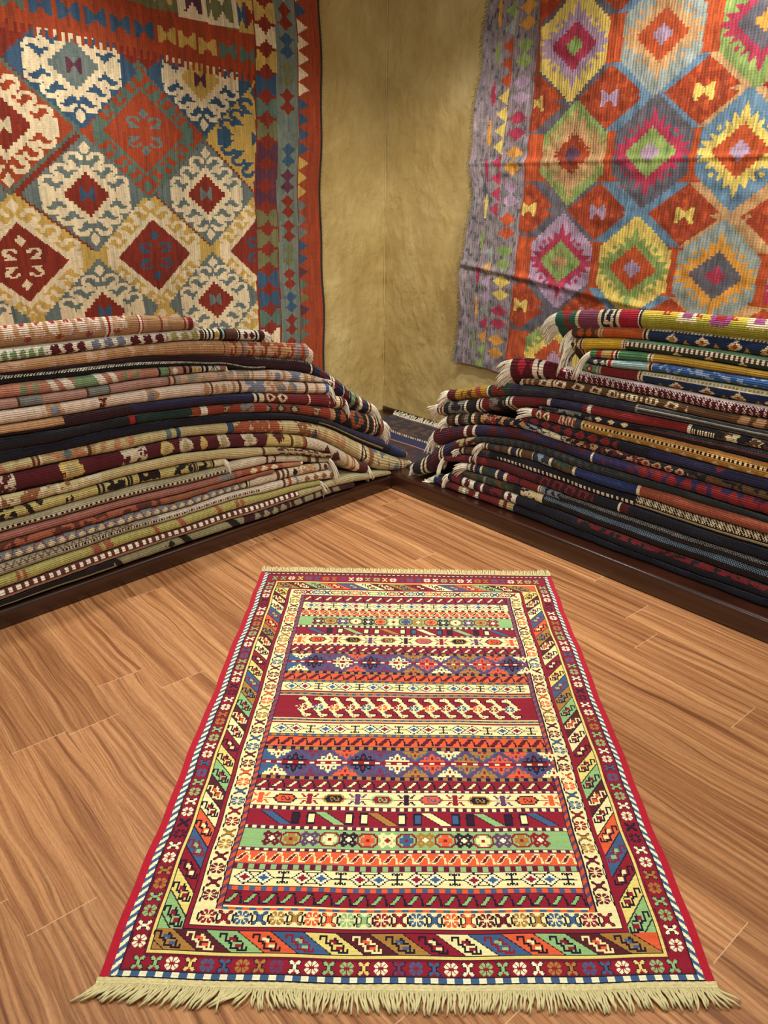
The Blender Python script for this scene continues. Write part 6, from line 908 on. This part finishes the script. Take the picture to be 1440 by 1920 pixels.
def left_kilim():
    s0, s1, z0, z1 = -.305, 1.75, .12, 2.5; cell = .0062
    N = int((s1-s0)/cell); R = int((z1-z0)/cell)
    s = np.linspace(s0, s1, N+1); z = np.linspace(z0, z1, R+1)
    Sc, Zc = np.meshgrid((s[1:]+s[:-1])/2, (z[1:]+z[:-1])/2)
    K = kc(dict(rs=(158, 66, 36), rd=(130, 46, 30), cr=(226, 206, 168), gb=(104, 116, 112), oc=(196, 162, 84), te=(86, 110, 98), bl=(56, 84, 110), pu=(92, 50, 66), gn=(112, 112, 74), gt=(112, 122, 110)))
    C = np.zeros((R, N, 3)); C[:] = K['rd']
    a, b = .293, .243
    # photograph lattice: the motifs lean a little as the cloth hangs
    sk = Sc
    def rhomb(cx, cz, g, h, inner, core, corec, edge=None, big=1.0, hk=.73):
        a = .293*big; b = .243*big
        rx, rz = (sk-cx)/a, (Zc-cz)/b; q = (abs(rx)+abs(rz))
        st = np.floor(abs(rz)*b/.0124)*.0124/b; q = abs(rx)+st
        C[q < 1] = K[g]
        if edge: C[(q < 1) & (q > .93)] = K[edge]
        C[q < .52] = K[inner]; C[q < .36] = K[core]
        if corec: stamp_w(C, sk, Zc, 'bowtie', cx, cz, .062, .055, K[corec])
        for sx in (-1, 1):
            for sz in (-1, 1):
                for t in (.24, .5, .76):
                    px = cx+sx*a*hk*t; pz = cz+sz*b*hk*(1-t)
                    stamp_w(C, sk, Zc, 'hook', px, pz, .082, .07, K[h], fx=(sx < 0), fy=(sz < 0))
        for sz in (-1, 1):
            stamp_w(C, sk, Zc, 'dia', cx, cz+sz*b*.80, .05, .055, K[h])
        for sx in (-1, 1):
            m = (q < .93) & (q > .5) & (abs(rz) < .13) & (rx*sx > .5); C[m & (abs(rx) < .74)] = K[h]
    A = ('gb', 'cr', 'cr', 'rd', 'bl'); B = ('oc', 'cr', 'cr', 'rd', 'bl')
    for k in range(-1, 5):
        cx = .70+.588*(k-1)
        for zz in (1.09, .62): rhomb(cx, zz, 'oc', 'cr', 'cr', 'rs', 'bl', None, 1.1, .82)
        # larger inner diamond of the ochre row
        q = abs(sk-cx)/a+abs(Zc-1.09)/b
        C[q < .74] = K['cr']; C[q < .63] = K['rd']
        for sx in (-1, 1):
            for sz in (-1, 1): stamp_w(C, sk, Zc, 'hook', cx+sx*.05, 1.09+sz*.035, .062, .046, K['cr' if k == 2 else 'bl'], fx=(sx < 0), fy=(sz < 0))
        for dz in (-.085, .085): stamp_w(C, sk, Zc, 'dia', cx, 1.09+dz, .045, .045, K['cr' if k == 2 else 'bl'])
        if k == 0: rhomb(cx, 1.59, 'oc', 'bl', 'oc', 'oc', 'bl')
        elif k == 2: rhomb(cx, 1.59, 'rs', 'cr', 'cr', 'rd', 'cr', 'te')
        else:
            rhomb(cx, 1.59, 'rs', 'te', 'te', 'rs', 'te', 'te', 1.1, .80); q = abs(sk-cx)/a+abs(Zc-1.59)/b
            C[q < .72] = K['te']; C[q < .66] = K['rs']
            for sx in (-1, 1):
                for sz in (-1, 1): stamp_w(C, sk, Zc, 'hook', cx+sx*.05, 1.59+sz*.038, .06, .046, K['gb'], fx=(sx < 0), fy=(sz < 0))
            for dz in (-.07, .07): stamp_w(C, sk, Zc, 'dia', cx, 1.59+dz, .045, .045, K['gb'])
    for k in range(-1, 5):
        cx = .395+.585*(k-1)
        for zz in (1.345, .868, .39): rhomb(cx, zz, 'gb', 'cr', 'cr', 'rd', 'bl' if k != 1 else 'gb', None, .90, .76)
        rhomb(cx, 1.815, 'bl', 'cr', 'cr', 'oc' if k == 1 else 'gb', 'pu', None, .92, .76)
    # crenellated registers above the lattice (they sag towards the middle)
    base = 1.905+.06*np.clip((.75-Sc), -.6, .9)*-1*.9-.03
    base = 1.855+.075*(Sc-.1)
    cren = ((Sc/.030) % 1 < .5)*.032
    for lo, hi, colr in ((0, .165, 'rs'), (.165, .30, 'gn'), (.30, .42, 'rs'), (.42, .70, 'rd')):
        top = base+hi+ (cren if hi in (.165, .42) else 0)
        m = (Zc >= base+lo-(cren if lo == 0 else 0)) & (Zc < top); C[m] = K[colr]
    cl = ['te', 'te', 'oc', 'oc', 'oc', 'bl', 'bl', 'bl', 'bl', 'bl', 'te', 'te', 'oc']
    for k in range(14):
        cx = .14+.105*k; bz = 1.855+.075*(cx-.1)
        stamp_w(C, Sc, Zc, 'bowtie', cx, bz+.075, .088, .062, K[cl[k % 13]])
    for k in range(9):
        cx = .10+.155*k; bz = 1.855+.075*(cx-.1); m = (abs(Sc-cx) < .0775) & (Zc > bz+.165) & (Zc < bz+.30)
        C[m] = K[['oc', 'cr', 'cr', 'gn', 'gn', 'pu', 'pu', 'rd', 'gn'][k]]
        stamp_w(C, Sc, Zc, 'bowtie', cx, bz+.235, .10, .10, K[['rd', 'gn', 'pu', 'oc', 'rd', 'rd', 'gn', 'gn', 'rs'][k]], False)
        stamp_w(C, Sc, Zc, 'bowtie', cx+.06, bz+.235, .05, .09, K[['bl', 'gn', 'cr', 'gn', 'rs', 'pu', 'gn', 'gn', 'rs'][k]], False)
    # right-hand border: three strips
    e = (Zc-.85)/(2.15-.85)                       # 0 low, 1 high
    b1 = .145-.055*e; b2 = .002-.028*e; b3 = -.132-.02*e
    m1 = (Sc < b1) & (Sc >= b2); m2 = (Sc < b2) & (Sc >= b3); m3 = Sc < b3
    C[m1] = K['rd']; C[m2] = K['gt']; C[m3] = K['rs']
    cb = ['cr', 'cr', 'te', 'bl', 'bl', 'gn', 'gn', 'gn', 'pu', 'pu', 'pu', 'gn', 'te', 'bl', 'oc', 'cr', 'oc', 'bl', 'gn', 'te']
    for k in range(20):
        zz = .55+.098*k; ee = (zz-.85)/1.3; stamp_w(C, Sc, Zc, 'bowtie', .0735-.042*ee, zz, .125, .085, K[cb[k % 20]])
    hc = ['rd', 'rd', 'bl', 'rd', 'gn', 'rd', 'rd', 'pu', 'bl', 'gb', 'rd', 'gn', 'bl', 'rd', 'cr', 'gn', 'bl']
    for k in range(17):
        zz = .58+.118*k; ee = (zz-.85)/1.3; cx = -.065-.024*ee; co = K[hc[k]]
        stamp_w(C, Sc, Zc, 'dia', cx, zz+.026, .085, .058, co); stamp_w(C, Sc, Zc, 'dia', cx, zz-.026, .085, .058, co)
    tc = ['te', 'te', 'te', 'te', 'pu', 'gn', 'te', 'pu', 'bl', 'bl', 'gb', 'gb', 'gb', 'oc', 'oc', 'oc', 'bl', 'bl', 'bl', 'bl', 'cr', 'cr', 'cr', 'cr', 'cr', 'bl', 'cr']
    for k in range(27):
        zz = .50+.066*k; ee = (zz-.85)/1.3; cx = b3_ = -.132-.02*ee
        m = (Sc < cx) & (Sc > cx-.07*(1-abs(Zc-zz)/.033)) & (abs(Zc-zz) < .033); C[m] = K[tc[k]]
    C[(abs(Sc-b1) < .004) | (abs(Sc-b3) < .003)] = K['rd']
    C[Sc < s0+.012] = lin((52, 46, 38))
    C = shade_yarn(C, 21, .15)
    Sg, Zg = np.meshgrid(s, z)
    inw = .828-.006*np.sin(Sg*7.5+Zg*1.2)-.004*np.sin(Sg*17+1+Zg*2)-.003*np.sin(Zg*5+Sg*3)
    inw -= .012*np.exp(-((Sg-.10+.03*Zg)/.02)**2)*.6
    # bulging seam of the border strips
    edge = np.clip((Sg-s0)/.03, 0, 1); inw -= .006*(1-edge)
    sx = Sg+.006*np.sin(Zg*6)+.004*np.sin(Zg*15)+ (Zg-.9)*-.006
    V = LD[None, None]*sx[..., None]-LN[None, None]*inw[..., None]; V[..., 2] = Zg
    loc = np.array(LP(.7, .83, z0))
    root = empty('hanging_kilim', tuple(loc)); props(root, 'large rust, teal and ochre kilim with hooked diamonds hanging on the left wall', 'kilim')
    me = grid_mesh('woven_field', V[::-1], C[::-1], np.stack([Sg, Zg], -1)[::-1], M_KILIM_L, loc=loc); link(me, 'woven_field', root)
    rr = random.Random(31); paths = []
    for k in range(260):
        zz = z0+(z1-z0)*(k+rr.random())/260; j = int((zz-z0)/(z1-z0)*R); p = V[j, 0]
        a_ = rr.uniform(-.6, .3); L = rr.uniform(.004, .012)
        paths.append([tuple(p+LD*.002), tuple(p-LD*L*.5+np.array([0, 0, a_*L*.4])), tuple(p-LD*L+LN*.002+np.array([0, 0, a_*L]))])
    me = tubes_mesh('selvedge_threads', paths, np.full(3, .0007), M_FRINGE_GREY, 3, loc=loc); o = link(me, 'selvedge_threads', root); o['kind'] = 'stuff'
left_kilim()

def right_kilim():
    z0, z1 = .50, 2.45; cell = .0062; Wd = 1.75
    N = int(Wd/cell); R = int((z1-z0)/cell)
    u = np.linspace(0, Wd, N+1); z = np.linspace(z0, z1, R+1)
    Uc, Zc = np.meshgrid((u[1:]+u[:-1])/2, (z[1:]+z[:-1])/2)
    xe = lambda zz: -.155-.066*(2.18-zz)+.0*zz
    X = Uc+xe(Zc)
    K = kc(dict(rs=(184, 82, 44), rd=(160, 66, 38), ye=(222, 196, 104), li=(172, 146, 172), mg=(172, 58, 84), gn=(138, 160, 92), tn=(196, 154, 108), gb=(150, 160, 156), sl=(100, 96, 106), bl=(104, 134, 160), go=(212, 150, 66),
                g1=(132, 124, 126), g2=(150, 136, 144), pu=(96, 66, 88)))
    C = np.zeros((R, N, 3)); C[:] = K['rs']
    jag = lambda q, p: abs((q/p) % 1-.5)*2
    hexc = [(1.955, [(.326, 'ye', 'li', 'mg', 'gn'), (.738, 'gb', 'tn', 'rs', 'li'), (1.15, 'gn', 'mg', 'sl', 'go'), (1.55, 'ye', 'bl', 'rs', 'li')]),
            (1.53, [(.369, 'gn', 'tn', 'rd', 'pu'), (.755, 'sl', 'mg', 'gn', 'li'), (1.131, 'bl', 'ye', 'rs', 'li'), (1.52, 'tn', 'gn', 'mg', 'ye')]),
            (1.072, [(.353, 'li', 'mg', 'gn', 'tn'), (.742, 'ye', 'gn', 'rs', 'li'), (1.116, 'gb', 'go', 'sl', 'mg'), (1.5, 'mg', 'li', 'gn', 'ye')]),
            (.62, [(.37, 'gn', 'ye', 'rs', 'li'), (.74, 'tn', 'bl', 'mg', 'gn'), (1.12, 'li', 'gn', 'rs', 'ye'), (1.5, 'bl', 'ye', 'rs', 'li')]),
            (2.38, [(.326, 'bl', 'tn', 'rs', 'gn'), (.738, 'gn', 'ye', 'mg', 'li'), (1.15, 'tn', 'rs', 'li', 'go'), (1.55, 'gb', 'mg', 'gn', 'li')])]
    hexd = []
    a, b = .262, .212
    for zc, row in hexc:
        for cx, o, m_, d, ce in row:
            hexd.append((cx, zc, o, m_, d, ce))
    # leafy zigzags between the medallions
    leafs = [(.225, 'sl'), (.52, 'sl'), (.62, 'bl'), (.85, 'bl'), (1.04, 'tn'), (1.25, 'tn'), (1.45, 'gn')]
    for zc in (1.745, 1.297, .85, 2.17):
        for cx, cc, nb in ((.143, 'sl', 'ye'), (.532, 'sl', 'li'), (.945, 'bl', 'ye'), (1.34, 'tn', 'gn')):
            dx = X-cx; dz = Zc-zc; q = abs(dx)/.205+abs(dz)/.150
            sgn = dx > 0
            t = abs(dz)/.150
            band = (q > .80+.0*t) & (q < 1.16+.34*jag(abs(dz)+abs(dx)*.2, .050)) & (abs(dz) < .125)
            left = band & ~sgn; right = band & sgn
            C[left] = K[{'.143': 'sl'}.get(str(cx), {.532: 'sl', .945: 'bl', 1.34: 'tn'}.get(cx, 'sl'))]
            C[right] = K[{.143: 'sl', .532: 'bl', .945: 'tn', 1.34: 'gn'}[cx]]
            C[(q < .80) & (value_noise(X*60, Zc*60, 9) > .35)] = K['rd']
            stamp_w(C, X, Zc, 'bowtie', cx, zc, .082, .062, K[nb])
    for cx, zc, o, m_, d, ce in hexd:
        dx = abs(X-cx); dz = abs(Zc-zc); st = np.floor(dz/.0124)*.0124
        q = dx/a+st/b; inh = (q < 1) & (dx < .172)
        C[inh] = K[o]
        ang = np.arctan2(dz/b, dx/a)
        qq = np.maximum(dx/(a*.78), 0); q2 = dx/(a*.95)+dz/(b*.95)
        midm = inh & (q2 < .64+.20*jag(ang, .26))
        C[midm] = K[m_]
        for sx in (-1, 1):
            for sz in (-1, 1):
                r_ = abs(X-cx-sx*.098)/.026+abs(Zc-zc-sz*.082)/.022; C[(r_ < 1.3)] = K[o]; C[(r_ < .55)] = K[m_]
        C[q < .42] = K[d]; C[q < .15] = K[ce]
        if (cx, zc) == (.369, 1.53):
            n_ = value_noise(X*90, Zc*90, 3); C[inh & (n_ > .5) & (q < .85) & (q > .35)] = K['tn']
    # border
    inner = .138-.036*(2.14-Zc)
    B = X < inner; d = inner-X
    C[B] = K['g1']; n_ = value_noise(X*120, Zc*45, 8); C[B & (n_ > .55)] = K['g2']; C[B & (n_ < .2)] = lin((92, 90, 96))
    C[(abs(X-inner) < .004)] = K['rd']
    hg = ['go', 'mg', 'ye', 'gn', 'rs', 'li', 'go', 'mg', 'li', 'gn', 'go', 'tn']
    for k in range(12):
        zz = .62+.148*k; cx = .138-.036*(2.14-zz)-.078; co = K[hg[k]]
        stamp_w(C, X, Zc, 'dia', cx, zz+.034, .105, .062, co); stamp_w(C, X, Zc, 'dia', cx, zz-.030, .105, .062, co)
    zc2 = ['gn', 'go', 'mg', 'ye', 'rs', 'gn', 'sl', 'ye']
    bx = inner-.150
    C[B & (X < bx) & (X > bx-.003)] = K['g2']
    for k in range(28):
        zz = .52+.070*k; col = ['gn', 'gn', 'go', 'mg', 'gb', 'li', 'li', 'tn', 'gb', 'g1', 'g1', 'mg', 'mg', 'mg', 'mg', 'ye', 'ye', 'ye', 'ye', 'rs', 'rs', 'rs', 'gb', 'gn', 'gn', 'g1', 'ye', 'ye'][k]
        cx = .138-.036*(2.14-zz)-.150
        m = (X < cx) & (X > cx-.058*(1-abs(Zc-zz)/.035)) & (abs(Zc-zz) < .035); C[m] = K[col]
    for k in range(11):
        zz = .64+.165*k; cx = .138-.036*(2.14-zz)-.232; co = K[['gn', 'go', 'mg', 'gn', 'ye', 'mg', 'go', 'mg', 'gn', 'go', 'ye'][k]]
        C[(abs(X-cx) < .010) & (abs(Zc-zz) < .034)] = co; C[(abs(X-cx) < .005) & (abs(Zc-zz) < .055)] = co
    C[B & (Zc < z0+.085) & (d > .0)] = C[B & (Zc < z0+.085)]*.9
    C = shade_yarn(C, 33, .17)
    n3 = value_noise(Uc*14, Zc*9, 55); C = np.clip(C*(.86+.30*n3[..., None]), .003, .9)
    Ug, Zg = np.meshgrid(u, z); Xg = Ug+xe(Zg)
    g = lambda q, w: np.exp(-(q/w)**2)
    off = .020+.006*np.sin(Xg*8+Zg*2)+.004*np.sin(Xg*19-Zg*4)
    off += .010*g(Zg-1.50-.01*Xg, .012)+.006*g(Zg-1.475, .03)                 # old fold line
    off += .014*g(Zg-(.985-.10*(Xg-.1)), .016)-.004*g(Zg-(.965-.10*(Xg-.1)), .02)
    off += .010*g(Zg-(2.02-.55*(Xg-.17)*1.0), .03)*g(Xg-.24, .12)
    off += .022*g(Xg-(.15+.10*np.clip(2.1-Zg, 0, .5)), .022)*np.clip((Zg-1.65)/.3, 0, 1)
    off += .030*np.exp(-Ug/.05)                                             # outer edge curls off the wall
    off += .012*np.sin(Zg*7.5+1)*np.exp(-Ug/.10)+.02*g(Zg-.5, .12)*np.exp(-Ug/.25)
    r_ = np.random.RandomState(4)
    off += (value_noise(Xg*22, Zg*26, 71)-.5)*.0085+(value_noise(Xg*60, Zg*34, 72)-.5)*.0035
    wave = .010*np.sin(Zg*11)*np.exp(-Ug/.12)+.006*np.sin(Zg*23+2)*np.exp(-Ug/.06)
    zdr = -.03*np.clip((Xg+.05)/.25, 0, 1)*g(Zg-z0, .1)
    V = np.stack([Xg+wave, WRD-off, Zg+zdr], -1)
    loc = np.array([.7, WRD-.02, z0])
    root = empty('hanging_kilim', tuple(loc)); props(root, 'bright creased kilim of multicoloured hexagons on orange with grey frayed border, right wall', 'kilim')
    me = grid_mesh('woven_field', V[::-1], C[::-1], np.stack([Xg, Zg], -1)[::-1], M_KILIM_R, loc=loc); link(me, 'woven_field', root)
    rr = random.Random(41); paths = []
    K_ = 620
    for k in range(K_):
        zz = z0+(z1-z0)*(k+rr.random())/K_; j = min(int((zz-z0)/(z1-z0)*R), R); p = V[j, 0]; L = rr.uniform(.008, .026); dn = rr.uniform(.1, .9)
        paths.append([tuple(p+np.array([.003, 0, 0])), tuple(p+np.array([-L*.55, rr.uniform(-.4, .2)*L, -L*.15*dn])), tuple(p+np.array([-L, rr.uniform(-.5, .3)*L, -L*.7*dn]))])
    me = tubes_mesh('edge_threads', paths, np.array([1, .9, .6])*.0008, M_FRINGE_GREY, 3, loc=loc); o = link(me, 'edge_threads', root); o['kind'] = 'stuff'
right_kilim()
